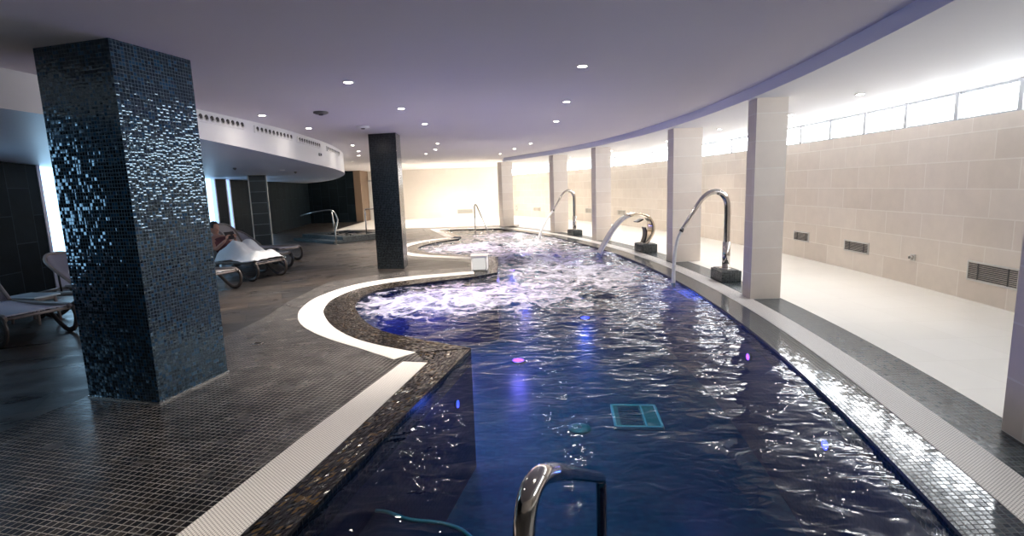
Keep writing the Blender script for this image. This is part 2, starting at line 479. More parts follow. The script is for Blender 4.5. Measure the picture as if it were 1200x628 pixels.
def strip(name, a, b, za, zb, mat, thick=0.0, parent=None, vertical=None):
    """Ribbon between two polylines a and b; UV runs along and across in metres."""
    n = len(a)
    bm = bmesh.new(); uvl = bm.loops.layers.uv.verify()
    s = 0.0; rows = []
    for i in range(n):
        if i: s += ((Vector(a[i][:2]) - Vector(a[i - 1][:2])).length + (Vector(b[i][:2]) - Vector(b[i - 1][:2])).length) / 2
        wdt = (Vector(a[i][:2]) - Vector(b[i][:2])).length
        za_i = za[i] if isinstance(za, list) else za
        zb_i = zb[i] if isinstance(zb, list) else zb
        va = bm.verts.new((a[i][0], a[i][1], za_i)); vb = bm.verts.new((b[i][0], b[i][1], zb_i))
        wdt = math.hypot(wdt, za_i - zb_i)
        rows.append((va, vb, s, wdt))
    for (a0, b0, s0, w0), (a1, b1, s1, w1) in zip(rows, rows[1:]):
        f = bm.faces.new((a0, a1, b1, b0))
        for l, uvv in zip(f.loops, ((s0, 0), (s1, 0), (s1, w1), (s0, w0))): l[uvl].uv = uvv
    if thick:
        lo = [(bm.verts.new(r[0].co - Vector((0, 0, thick))), bm.verts.new(r[1].co - Vector((0, 0, thick)))) for r in rows]
        for i in range(n - 1):
            bm.faces.new((rows[i][0], lo[i][0], lo[i + 1][0], rows[i + 1][0]))
            bm.faces.new((rows[i + 1][1], lo[i + 1][1], lo[i][1], rows[i][1]))
            bm.faces.new((lo[i][0], lo[i][1], lo[i + 1][1], lo[i + 1][0]))
        bm.faces.new((rows[0][0], rows[0][1], lo[0][1], lo[0][0]))
        bm.faces.new((rows[-1][1], rows[-1][0], lo[-1][0], lo[-1][1]))
        bmesh.ops.recalc_face_normals(bm, faces=bm.faces)
    me = bpy.data.meshes.new(name); bm.to_mesh(me); bm.free()
    return link(name, me, mat, parent)

def curtain(name, pl, z0, z1, mat, parent=None, flip=False):
    """Vertical sheet along polyline pl from z0 up to z1 (numbers or lists)."""
    bm = bmesh.new(); uvl = bm.loops.layers.uv.verify()
    s = 0; rows = []
    for i, p in enumerate(pl):
        if i: s += (Vector(p[:2]) - Vector(pl[i - 1][:2])).length
        a = z0[i] if isinstance(z0, list) else z0
        b = z1[i] if isinstance(z1, list) else z1
        rows.append((bm.verts.new((p[0], p[1], a)), bm.verts.new((p[0], p[1], b)), s, a, b))
    for r, q in zip(rows, rows[1:]):
        vs = (r[0], q[0], q[1], r[1]); uvs = ((r[2], r[3]), (q[2], q[3]), (q[2], q[4]), (r[2], r[4]))
        if flip: vs = vs[::-1]; uvs = uvs[::-1]
        f = bm.faces.new(vs)
        for l, u in zip(f.loops, uvs): l[uvl].uv = u
    me = bpy.data.meshes.new(name); bm.to_mesh(me); bm.free()
    return link(name, me, mat, parent)

# ------------------------------------------------------------------ plan of the place
ZC, ZS = 2.66, 2.53                      # main ceiling, corridor ceiling
ACX, ACY, AR = -23.1, 8.0, 26.0          # the long curve of the pool's right side
def arc(r, y): return Vector((ACX + math.sqrt(r * r - (y - ACY) ** 2), y, 0))
def arc_in(y): return math.atan2(y - ACY, math.sqrt(AR * AR - (y - ACY) ** 2))   # direction of the outward normal
WCX, WCY, WR = -33.35, 9.0, 39.0         # curve of the window wall
def wal(y, r=WR): return Vector((WCX + math.sqrt(r * r - (y - WCY) ** 2), y, 0))

V2 = lambda *p: [Vector((x, y, 0)) for x, y in p]
YN = 1.0                                  # near end of the pool
left_out = V2((-1.78, 1.0), (-1.6, 2.24), (-1.385, 3.23), (-1.03, 4.65))
left_in = V2((-1.46, 1.0), (-1.30, 2.23), (-1.105, 3.1), (-0.80, 4.6))
left_w = V2((-1.28, 1.1), (-1.08, 2.22), (-0.93, 2.9), (-0.76, 3.6), (-0.43, 5.0))
lobe_out = spline(V2((-1.13, 4.73), (-1.57, 5.13), (-2.0, 5.51), (-2.39, 5.94), (-2.68, 6.41), (-2.9, 7.05), (-2.95, 7.91), (-2.63, 8.86), (-1.87, 9.48), (-0.73, 9.83)), 8)
lobe_in = spline(V2((-0.96, 4.92), (-1.42, 5.23), (-1.78, 5.56), (-2.12, 6.02), (-2.40, 6.55), (-2.58, 7.05), (-2.66, 7.75), (-2.46, 8.52), (-1.8, 9.11), (-0.69, 9.52)), 8)
lobe_w = spline(V2((-0.43, 5.02), (-1.05, 5.42), (-1.52, 5.82), (-1.83, 6.3), (-2.06, 6.8), (-2.2, 7.2), (-2.26, 7.75), (-2.1, 8.3), (-1.62, 8.75), (-0.62, 9.28)), 8)
lob2_out = spline(V2((-0.82, 11.51), (-1.55, 11.98), (-2.3, 12.45), (-2.95, 13.3), (-3.2, 14.4), (-3.02, 15.5), (-2.6, 16.4), (-2.05, 17.0)), 8)
lob2_in = spline(V2((-0.75, 11.78), (-1.42, 12.22), (-2.1, 12.68), (-2.68, 13.42), (-2.9, 14.4), (-2.75, 15.4), (-2.4, 16.2), (-1.9, 16.8)), 8)
lob2_w = spline(V2((-0.62, 12.0), (-1.25, 12.45), (-1.85, 12.9), (-2.35, 13.55), (-2.55, 14.4), (-2.42, 15.2), (-2.1, 15.95), (-1.62, 16.6)), 8)
far_out = V2((-2.16, 17.35), (-2.7, 19.2), (-3.2, 21.0))
far_in = V2((-1.9, 17.3), (-2.42, 19.1), (-2.85, 20.6))
far_w = V2((-1.62, 17.2), (-2.15, 19.0), (-2.5, 20.3))
ys_r = [20.2 - (20.2 - YN) * i / 60 for i in range(61)]
r_in = [arc(AR, y) for y in ys_r]; r_out = [arc(AR + 0.25, y) for y in ys_r]; r_w = [arc(AR - 0.30, y) for y in ys_r]
r_dark = [arc(AR + 0.62, y) for y in ys_r]

# closed outline of the pool hole (inside edge of all grates) and of the water basin
hole = left_in + lobe_in + V2((-0.42, 9.7), (-0.42, 11.5)) + lob2_in + far_in + V2((-2.7, 20.75), (-0.4, 20.4)) + r_in
basin = left_w + lobe_w[1:] + V2((-0.28, 9.6), (-0.28, 11.7)) + lob2_w + far_w + V2((-0.5, 20.1)) + r_w

def inside(p, poly):
    x, y = p[0], p[1]; c = False
    n = len(poly); j = n - 1
    for i in range(n):
        xi, yi = poly[i][0], poly[i][1]; xj, yj = poly[j][0], poly[j][1]
        if (yi > y) != (yj > y) and x < (xj - xi) * (y - yi) / (yj - yi) + xi: c = not c
        j = i
    return c

def edge_dist(p, poly):
    p = Vector((p[0], p[1])); best = 9
    for i in range(len(poly)):
        a = Vector(poly[i - 1][:2]); b = Vector(poly[i][:2]); d = b - a
        t = max(0, min(1, (p - a).dot(d) / max(1e-9, d.length_squared)))
        best = min(best, (p - a - d * t).length)
    return best

# ------------------------------------------------------------------ floor (split along its real borders)
X0, X1, Y0, Y1 = -12.0, 8.5, -4.0, 30.0
slate_line = V2((-3.9, -4.0), (-3.62, 2.0), (-3.56, 3.46), (-3.42, 4.3), (-3.25, 5.63), (-3.2, 6.5), (-3.3, 7.6), (-3.25, 9.2), (-2.2, 10.1), (-0.9, 10.35), (-0.62, 10.6), (-1.0, 11.2), (-2.6, 12.2), (-3.5, 13.6), (-3.5, 15.4), (-2.6, 17.2), (-3.5, 21.0), (-3.6, 22.0))
slate_poly = slate_line + V2((-7.4, 22.0), (-7.7, 28.0), (-12.5, 28.0), (-12.5, -4.5))
ys_all = [Y0 + (22.0 - Y0) * i / 70 for i in range(71)]
line_r25 = [arc(AR + 0.25, y) for y in ys_all]
line_r62 = [arc(AR + 0.62, y) for y in ys_all]

def fill(name, outline, holes, z, mat, uv_fn=None):
    """Flat polygon with holes, triangulated."""
    verts = []; edges = []
    for poly in [outline] + holes:
        k = len(verts)
        verts += [Vector((p[0], p[1])) for p in poly]
        edges += [(k + i, k + (i + 1) % len(poly)) for i in range(len(poly))]
    vo, eo, fo, *_ = geometry.delaunay_2d_cdt(verts, edges, [], 0, 1e-5)
    bm = bmesh.new(); uvl = bm.loops.layers.uv.verify()
    bv = [bm.verts.new((v.x, v.y, z)) for v in vo]
    for f in fo:
        c = sum((Vector(vo[i]) for i in f), Vector((0, 0))) / len(f)
        if not inside(c, outline) or any(inside(c, h) for h in holes): continue
        try: bf = bm.faces.new([bv[i] for i in f])
        except ValueError: continue
        if bf.normal_update() or bf.normal.z < 0: bf.normal_flip()
        for l in bf.loops:
            l[uvl].uv = uv_fn(l.vert.co) if uv_fn else (l.vert.co.x, l.vert.co.y)
    bmesh.ops.delete(bm, geom=[v for v in bm.verts if not v.link_faces], context='VERTS')
    me = bpy.data.meshes.new(name); bm.to_mesh(me); bm.free()
    return link(name, me, mat)

def rot_uv(a, ox=0, oy=0):
    ca, sa = math.cos(a), math.sin(a)
    return lambda c: (c.x * ca + c.y * sa + ox, -c.x * sa + c.y * ca + oy)

mosaic_outline = slate_line + V2((0.35, 21.9), (0.35, 20.9)) + [arc(AR + 0.25, y) for y in reversed(ys_all) if y < 20.3]
fl = fill('floor', mosaic_outline, [hole], 0.0, M['deck'], rot_uv(math.radians(-14)))
struct(fl, 'dark mosaic pool deck around the pool and the tiled pillars', 'floor')
fl = fill('floor', slate_poly, [], 0.0, M['slate'], rot_uv(math.radians(24)))
struct(fl, 'wet brown and grey slate floor under the sun loungers', 'floor')
fl = strip('floor', [arc(AR + 0.25, y) for y in ys_all if y < 20.9], [arc(AR + 0.62, y) for y in ys_all if y < 20.9], 0.0, 0.0, M['strip_mosaic'])
struct(fl, 'grey green mosaic strip along the foot of the cream columns', 'floor')
cream = [arc(AR + 0.62, y) for y in ys_all if y < 20.9] + V2((0.35, 20.8), (0.35, 21.9), (-3.6, 22.0), (-7.4, 22.0), (-7.7, 28.0), (-7.8, 30.0), (-0.5, 30.0)) + [wal(29.5 - 33.5 * i / 40, WR + 0.05) for i in range(41)]
fl = fill('floor', cream, [], 0.0, M['cream_floor'])
struct(fl, 'cream tiled corridor floor below the window wall', 'floor')

# ------------------------------------------------------------------ drain grates, sloping edges, basin
def grate(a, b, label):
    n = max(len(a), len(b), 24)
    o = strip('drain_grate', resample(a, n), resample(b, n), 0.004, 0.004, M['grate'], 0.03)
    return tag(o, label, 'drain grate', 'white drain grates round the pool')
grate(left_in, left_out, 'straight white drain grate running from the bottom edge to the curved bay')
grate(lobe_in, lobe_out, 'big curved white drain grate sweeping round the near foaming bay')
grate(lob2_in, lob2_out, 'curved white drain grate of the far bay behind the black pillar')
grate(far_in, far_out, 'short slanting white drain grate near the far handrail')
grate(r_in, r_out, 'long arching white drain grate below the water spouts and columns')
grate(V2((-2.85, 20.62), (-0.45, 20.3)), V2((-3.1, 20.9), (-0.35, 20.62)), 'white drain grate crossing the far end of the pool')

ZE, ZW = -0.002, -0.032                    # lip of the sloping edge, still water
def ledge(i, a, b, mat, label):
    n = max(len(a), len(b), 30)
    A, B = resample(a, n), resample(b, n)
    o = strip('pool_edge', A, B, 0.0, ZE, mat, 0.02)
    return struct(o, label, 'pool edge')
ledge(1, r_in, r_w, M['ledge'], 'glossy sloping mosaic pool edge mirroring the windows')
ledge(2, left_in, left_w, M['ledge_dark'], 'wet dark mosaic edge beside the straight white grate')
ledge(3, lobe_in, lobe_w, M['ledge_dark'], 'wet dark mosaic edge round the near foaming bay')
ledge(4, lob2_in, lob2_w, M['ledge_dark'], 'wet mosaic edge round the far bay')
ledge(5, far_in, far_w, M['ledge_dark'], 'wet mosaic edge by the far slanting grate')
# infill pieces between the ribbons
struct(fill('pool_edge', V2((-1.03, 4.65), (-0.80, 4.6), (-0.43, 5.0), (-0.96, 4.92), (-1.13, 4.73)), [], -0.004, M['ledge_dark']), 'small dark corner between the straight and the curved grate', 'pool edge')
struct(fill('pool_edge', V2((-0.72, 9.83), (-0.69, 9.52), (-0.62, 9.28), (-0.28, 9.6), (-0.28, 11.7), (-0.62, 12.0), (-0.75, 11.78), (-0.82, 11.51), (-0.9, 10.6)), [], 0.002, M['ledge_dark']), 'tiled tip of the spit between the two bays', 'pool edge')
struct(fill('pool_edge', V2((-2.85, 20.6), (-2.5, 20.3), (-0.5, 20.1), (-0.1, 20.0), (0.0, 20.2), (-0.45, 20.32)), [], -0.01, M['ledge_dark']), 'mosaic edge at the far end of the pool', 'pool edge')
struct(fill('pool_edge', V2((-1.46, 1.0), (1.9, 1.0), (1.6, 1.15), (-1.28, 1.12)), [], -0.004, M['ledge_dark']), 'mosaic edge at the near end of the pool', 'pool edge')

ZB = -1.25
struct(curtain('basin_rim', basin + [basin[0]], -0.17, ZE - 0.003, M['rim']), 'waterline tiles along the rim of the pool, shade painted in dark', 'pool basin')
bas = curtain('basin_wall', basin + [basin[0]], ZB, -0.17, M['side'])
struct(bas, 'blue tiled sides of the pool under the water', 'pool basin')
bf = fill('basin_floor', basin, [], ZB, M['basin'])
struct(bf, 'dark blue tiled floor of the pool under the water', 'pool basin')

stp = spline(V2((-0.90, 3.02), (-0.82, 3.0), (-0.67, 2.92), (-0.46, 2.87), (-0.32, 2.78), (-0.24, 2.62), (-0.22, 2.3)), 5)
stp_poly = [Vector((p.x, p.y, 0)) for p in stp] + V2((-0.30, 1.9), (-1.02, 1.9), (-1.05, 2.25))
bm = bmesh.new()
lo = [bm.verts.new((p.x, p.y, ZB)) for p in stp_poly]; hi = [bm.verts.new((p.x, p.y, -0.42)) for p in stp_poly]
for i in range(len(lo)): bm.faces.new((lo[i], lo[(i + 1) % len(lo)], hi[(i + 1) % len(lo)], hi[i]))
bm.faces.new(hi)
ps = struct(fin('pool_step', bm, M['side']), 'rounded underwater step in the near left corner of the pool', 'pool step')
bm = bmesh.new(); tube(bm, [(p.x, p.y, -0.412) for p in stp], 0.011, 8)
fin('nosing', bm, M['drain_rim'], ps)

# ------------------------------------------------------------------ water
CH = [(-0.75, 7.45, 1.15, 1.05), (-1.5, 7.4, 0.75, 0.9), (0.15, 7.6, 0.7, 0.75), (0.75, 7.0, 0.6, 0.45), (-1.2, 14.1, 1.6, 0.95), (0.0, 11.6, 1.3, 0.9),
      (0.8, 10.2, 1.0, 0.75), (0.4, 14.5, 1.5, 0.7), (1.6, 12.4, 0.9, 0.85), (-0.6, 17.6, 1.5, 0.7), (0.9, 9.0, 1.0, 0.7), (1.7, 9.6, 0.9, 0.65), (1.6, 8.2, 0.8, 0.4), (0.3, 17.0, 1.3, .5), (1.4, 15.5, 0.9, .55)]
def churn(x, y):
    s = 1.0
    for cx, cy, r, a in CH:
        d2 = ((x - cx) ** 2 + (y - cy) ** 2) / (r * r)
        if d2 < 9: s *= 1 - min(0.98, a) * math.exp(-d2 * 0.9)
    return 1 - s

def make_water():
    bm = bmesh.new()
    lay = bm.verts.layers.float.new('churn'); lay2 = bm.verts.layers.float.new('ripple')
    ys = []; y = 1.0
    while y < 20.4:
        ys.append(y); y += 0.022 + 0.0045 * max(0, y - 3)
    xs_of = lambda y: 0.03 + 0.0022 * y
    NX = 190
    xl, xr = -2.95, 2.85
    grid = []
    for y in ys:
        row = []
        for i in range(NX + 1):
            x = xl + (xr - xl) * i / NX
            c = churn(x, y)
            far = max(0.0, min(1.0, (y - 4.2) / 4.0))
            p = Vector((x, y, 0))
            z = 0.010 * far * noise.noise(Vector((x * 1.1, y * 1.6, 3.1)))
            z += (0.0085 + 0.008 * far) * noise.noise(Vector((x * 3.0 + 5, y * 3.6, 0.7)))
            z += (0.0028 + 0.005 * far) * noise.noise(Vector((x * 7.3, y * 9.0, 9.7)))
            if c > 0.03:
                z += c * 0.035 * noise.noise(Vector((x * 4.0, y * 4.0, 5.5)))
                z += c * 0.022 * abs(noise.noise(Vector((x * 9.0, y * 9.0, 2.5))))
            for cx, cy, r, h in ((0.05, 11.4, 0.55, 0.13), (-0.7, 14.4, 0.6, 0.10), (-0.75, 7.5, 0.55, 0.045), (0.1, 7.1, 0.35, 0.035), (1.95, 11.8, .4, .06)):
                d2 = ((x - cx) ** 2 + (y - cy) ** 2) / (r * r)
                if d2 < 6: z += h * math.exp(-d2 * 1.5)
            row.append((x, y, ZW + z, c, 0.62 + 0.38 * far))
        grid.append(row)
    big = [Vector((p[0], p[1])) for p in basin]
    ins = [[inside((q[0], q[1]), big) for q in row] for row in grid]
    vs = {}
    def vert(j, i):
        if (j, i) not in vs:
            q = grid[j][i]; v = bm.verts.new(q[:3]); v[lay] = q[3]; v[lay2] = q[4]; vs[(j, i)] = v
        return vs[(j, i)]
    for j in range(len(ys) - 1):
        for i in range(NX):
            if ins[j][i] or ins[j][i + 1] or ins[j + 1][i] or ins[j + 1][i + 1]:
                f = bm.faces.new((vert(j, i), vert(j, i + 1), vert(j + 1, i + 1), vert(j + 1, i))); f.smooth = True
    me = bpy.data.meshes.new('pool_water'); bm.to_mesh(me); bm.free()
    return link('pool_water', me, M['water'])
tag(make_water(), 'deep blue rippling pool water with white foam in the bays', 'water', kind='stuff')

# ------------------------------------------------------------------ walls and ceilings
ws = [wal(29.5 - 33.5 * i / 60) for i in range(61)]
SILL, HEAD = 2.18, 2.52
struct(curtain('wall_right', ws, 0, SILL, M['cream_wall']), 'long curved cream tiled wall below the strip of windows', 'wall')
struct(curtain('trim_1', [wal(p.y, WR + 0.0) for p in ws], HEAD, ZS, M['soffit']), 'thin white head above the strip of windows', 'trim')
struct(strip('trim_2', ws, [wal(p.y, WR + 0.09) for p in ws], SILL, SILL, M['soffit']), 'white sill below the strip of windows', 'trim')

struct(curtain('wall_back', V2((-7.78, 29.5), (-0.1, 29.5)), 0, ZC, M['lit_wall']), 'cream tiled end wall far beyond the pool', 'wall')
bm = bmesh.new(); bx(bm, (-12.0, 28.0, 0), (-8.12, 28.6, ZC)); struct(fin('wall_back', bm, M['dark_wall']), 'dark slate tiled wall behind the raised plunge tub', 'wall')
bm = bmesh.new(); bx(bm, (-8.12, 27.98, 0), (-7.76, 29.6, ZC)); struct(fin('trim_3', bm, M['brown_edge']), 'brown end of the dark slate wall', 'trim')

def lwx(y): return -8.0 - 0.13 * (y - 8.5)
slots = [(2.75, 3.4), (6.2, 6.9), (9.23, 10.25), (15.55, 16.45), (17.25, 17.6), (20.5, 21.2)]  # the first slot is unseen, added for glints on the black pillar
prev = -4.0
for a, b in slots + [(28.3, 28.3)]:
    bm = bmesh.new()
    A, B = Vector((lwx(prev), prev, 0)), Vector((lwx(a), a, 0))
    d = (B - A); n = Vector((-1, 0, 0)) * 0.30
    vs = [A, B, B + n, A + n]
    lo = [bm.verts.new((v.x, v.y, 0)) for v in vs]; hi = [bm.verts.new((v.x, v.y, ZC)) for v in vs]
    for i in range(4): bm.faces.new((lo[i], lo[(i + 1) % 4], hi[(i + 1) % 4], hi[i]))
    bm.faces.new(hi)
    o = fin('wall_left', bm, M['dark_wall']); struct(o, 'dark slate tiled wall of the lounge side between tall window slots', 'wall')
    prev = b
for k, (a, b) in enumerate(slots):
    t = thing('window_%d' % (k + 1), 'tall narrow bright window slot in the dark wall', 'window')
    t['kind'] = 'structure'; t['group'] = 'window slots of the lounge wall'
    zb = 0.75 if b < 8 else 0.45 if b < 12 else 0.02
    bm = bmesh.new()
    x = -0.10
    vs = [(lwx(a) + x, a, zb), (lwx(b) + x, b, zb), (lwx(b) + x, b, 2.45), (lwx(a) + x, a, 2.45)]
    bm.faces.new([bm.verts.new(v) for v in vs])
    fin('window_pane', bm, M['slot'], t, recalc=False)
    bm = bmesh.new()
    for yy in (a + 0.03, b - 0.03):
        bx(bm, (lwx(yy) - 0.12, yy - 0.03, 0), (lwx(yy) + 0.02, yy + 0.03, 2.45))
    bx(bm, (lwx(a) - 0.25, a, 0), (lwx(a) - 0.05, b, zb + 0.01))
    fin('window_frame', bm, M['frame_lilac'], t)
struct(curtain('wall_left', V2((-8.7, -4.0), (-12.0, 28.3)), 0, 0.01, M['dark_wall']))
struct(curtain('wall_front', V2((-9.5, -4.0), (7.5, -4.0)), 0, ZC, M['cream_wall']))

# clerestory: one unit between each two mullions
n = 7; yw = -2.3
while yw < 29.4:
    a, b = yw, yw + 0.905
    t = thing('window_%d' % n, 'milky bright pane of the window strip under the corridor ceiling', 'window'); t['kind'] = 'structure'
    t['label'] = 'bright clerestory window, number %d counted along the curved wall' % (n - 6)
    del t['label']; t['label'] = 'bright clerestory window unit high in the curved cream wall'; t['group'] = 'clerestory windows'
    fin_pts = [wal(a + (b - a) * i / 3, WR + 0.07) for i in range(4)]
    curtain('window_pane', fin_pts, SILL, HEAD, M['pane'], t)
    bm = bmesh.new()
    p = wal(b, WR + 0.03); ang = math.atan2(b - WCY, p.x - WCX)
    mt = Matrix.Translation((p.x, p.y, 0)) @ Matrix.Rotation(ang, 4, 'Z')
    bx(bm, (-0.03, -0.034, SILL), (0.05, 0.034, HEAD), mtx=mt)
    fin('mullion', bm, M['frame_white'], t)
    bm = bmesh.new()
    q = wal((a + b) / 2, WR + 0.03); ang = math.atan2((a + b) / 2 - WCY, q.x - WCX)
    mt = Matrix.Translation((q.x, q.y, 0)) @ Matrix.Rotation(ang, 4, 'Z')
    L = 0.46 / max(0.3, math.cos(ang)) 
    bx(bm, (-0.02, -L, HEAD - 0.03), (0.05, L, HEAD), mtx=mt)
    bx(bm, (-0.02, -L, SILL), (0.05, L, SILL + 0.022), mtx=mt)
    fin('window_frame', bm, M['frame_white'], t)
    n += 1; yw += 0.905

# main ceiling
bm = bmesh.new(); bx(bm, (-12.5, -4.5, ZC), (8.0, 30.0, ZC + 0.12)); struct(fin('ceiling', bm, M['ceiling']), 'mauve grey main ceiling over the pool', 'ceiling')
# corridor ceiling with the lilac edge
ysx = [-4.0 + 33.3 * i / 80 for i in range(81)]
SR = AR + 0.15
ys_s = [y for y in ysx]
def sofx(y):
    if y < 20.6: return arc(SR, y)
    p = arc(SR, 20.6); k = (y - 20.6) / 8.9
    return Vector((p.x + (-0.45 - p.x) * min(1, k), y, 0))
a_ = [sofx(y) for y in ys_s]; b_ = [wal(y, WR + 0.02) for y in ys_s]
b_ = [Vector((max(q.x, p.x + 0.05), q.y, 0)) for p, q in zip(a_, b_)]
so = strip('ceiling', a_, b_, ZS, ZS, M['soffit']); struct(so, 'white corridor ceiling between the columns and the window wall', 'ceiling')
struct(curtain('trim_4', a_, ZS, ZC, M['strip']), 'stepped edge with lilac pool light painted in where the corridor ceiling meets the main ceiling', 'trim')

# lounge side: dropped ceiling behind a curved white fascia
fas = spline(V2((-5.6, -4.0), (-4.75, 0.5), (-4.36, 2.8), (-4.14, 4.55), (-3.93, 6.88), (-3.83, 8.89), (-3.92, 10.63), (-4.18, 12.91), (-4.75, 15.53), (-5.7, 18.3), (-7.2, 22.0), (-9.0, 25.5), (-10.9, 28.0)), 8)
def fz(y):
    K = [(-4, 2.33), (4.5, 2.33), (6.9, 2.295), (8.9, 2.20), (10.6, 2.15), (12.9, 2.12), (15.5, 2.104), (19, 2.095), (30, 2.09)]
    for (a, za), (b, zb) in zip(K, K[1:]):
        if y <= b: return za + (zb - za) * (y - a) / (b - a)
    return K[-1][1]
zf = [fz(p.y) for p in fas]
struct(curtain('trim_5', fas, zf, ZC, M['white'], flip=True), 'curved white fascia with air diffusers over the lounge side', 'trim')
lb = [Vector((lwx(p.y) - 0.3, p.y, 0)) for p in fas]
lb[-1] = Vector((-10.95, 28.0, 0))
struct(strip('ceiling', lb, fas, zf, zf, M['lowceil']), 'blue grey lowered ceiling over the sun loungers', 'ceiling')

# ------------------------------------------------------------------ pillars and columns
def quad_prism(name, pts, z0, z1, mat, label, cat, group=None, skirt=None):
    base = Vector((sum(p[0] for p in pts) / len(pts), sum(p[1] for p in pts) / len(pts), 0))
    bm = bmesh.new(); uvl = bm.loops.layers.uv.verify()
    P = [Vector((p[0], p[1], 0)) - base for p in pts]
    lo = [bm.verts.new((p.x, p.y, z0)) for p in P]; hi = [bm.verts.new((p.x, p.y, z1)) for p in P]
    s = 0.0
    nP = len(P)
    for i in range(nP):
        L = (P[(i + 1) % nP] - P[i]).length
        f = bm.faces.new((lo[i], lo[(i + 1) % nP], hi[(i + 1) % nP], hi[i]))
        for l, u in zip(f.loops, ((s, z0), (s + L, z0), (s + L, z1), (s, z1))): l[uvl].uv = u
        s += L
    bm.faces.new(hi); bm.faces.new(lo[::-1])
    bmesh.ops.recalc_face_normals(bm, faces=bm.faces)
    me = bpy.data.meshes.new(name); bm.to_mesh(me); bm.free()
    o = link(name, me, mat)
    o.location = base
    tag(o, label, cat, group)
    o['kind'] = 'thing'
    if skirt:
        bm = bmesh.new()
        e = 0.012
        S = [p * (1 + e / p.length) for p in P]
        lo = [bm.verts.new((p.x, p.y, 0)) for p in S]; hi = [bm.verts.new((p.x, p.y, 0.013)) for p in S]
        for i in range(nP): bm.faces.new((lo[i], lo[(i + 1) % nP], hi[(i + 1) % nP], hi[i]))
        bm.faces.new(hi)
        fin('base_trim', bm, skirt, o)
    return o

pl = quad_prism('mosaic_pillar', [(-3.42, 4.04), (-2.73, 3.85), (-2.57, 4.53), (-3.26, 4.72)], 0, ZC, M['pillar'], 'wide glittering black mosaic pillar standing in the foreground deck', 'pillar', None, M['brush'])
bm = bmesh.new(); 
quad_prism('mosaic_pillar', [(-2.72, 10.58), (-2.16, 10.46), (-2.185, 11.0), (-2.76, 11.12)], 0, ZC, M['pillar_far'], 'slim dark mosaic pillar between the two foaming bays', 'pillar', None)
SP = [(-7.14, 14.68), (-6.80, 15.02), (-6.99, 15.42), (-7.33, 15.10)]
spil = quad_prism('tiled_pillar', SP, 0, fz(15.5), M['dark_col'], 'dark slate tiled pillar behind the row of sun loungers', 'pillar')
for cx, cy in SP[:3]:
    bm = bmesh.new(); bx(bm, (cx - spil.location.x - 0.012, cy - spil.location.y - 0.012, 0.0), (cx - spil.location.x + 0.012, cy - spil.location.y + 0.012, fz(15.5) - 0.005), 0.004, 1)
    fin('corner_trim', bm, M['vent_rim'], spil)
quad_prism('tiled_pillar', [(-7.9, 13.15), (-7.58, 13.25), (-7.7, 13.6), (-8.02, 13.5)], 0, fz(13.7), M['dark_col'], 'dark pillar half hidden behind the big black mosaic pillar', 'pillar')

def column(px_dir, rin, wt, wr, label, ztop=ZS):
    """Cream column on the curve: its pool-side near corner lies on direction x = px_dir*y."""
    lo, hi = 1.0, 26.0
    f = lambda y: (arc(rin, y).x - px_dir * y)
    if px_dir < 0: lo = 15
    for _ in range(60):
        m = (lo + hi) / 2
        if f(m) > 0: lo = m
        else: hi = m
    y = (lo + hi) / 2
    a = math.atan2(y - ACY, arc(rin, y).x - ACX)
    er = Vector((math.cos(a), math.sin(a), 0)); et = Vector((-math.sin(a), math.cos(a), 0))
    c0 = arc(rin, y)
    return quad_prism('tiled_column', [c0, c0 + er * wr, c0 + er * wr + et * wt, c0 + et * wt], 0, ztop, M['cream_col'], label, 'column', 'cream columns along the pool'), c0, er, et

column(2.76 / 2.62, 26.50, 0.27, 0.40, 'cream column cut off by the right edge of the photo')
column(3.1 / 6.74, 26.22, 0.27, 0.38, 'cream tiled column beside the nearer tall spout')
column(3.34 / 10.86, 26.30, 0.30, 0.56, 'cream column between the nearer tall spout and the arched blade fountain')
column(2.6 / 16.01, 26.30, 0.30, 0.45, 'cream column between the arched blade fountain and the far tall spout')
column(1.66 / 19.9, 26.35, 0.32, 0.52, 'cream column just left of the far tall spout')
column(-0.28 / 20.6, 26.35, 0.32, 0.5, 'farthest cream column, at the end of the pool')

# ------------------------------------------------------------------ water spouts
def on_arc(r, y):
    p = arc(r, y); return p, math.atan2(y - ACY, p.x - ACX)

def plinth(parent, hx, hy, h):
    bm = bmesh.new(); bx(bm, (-hx, -hy, 0), (hx, hy, h), 0.008, 2); 
    o = fin('plinth', bm, M['box_mosaic'], parent)
    bm = bmesh.new(); bx(bm, (-hx + 0.03, -hy + 0.03, h), (hx - 0.03, hy - 0.03, h + 0.012), 0.004, 2)
    fin('cover_plate', bm, M['box_mosaic'], o)

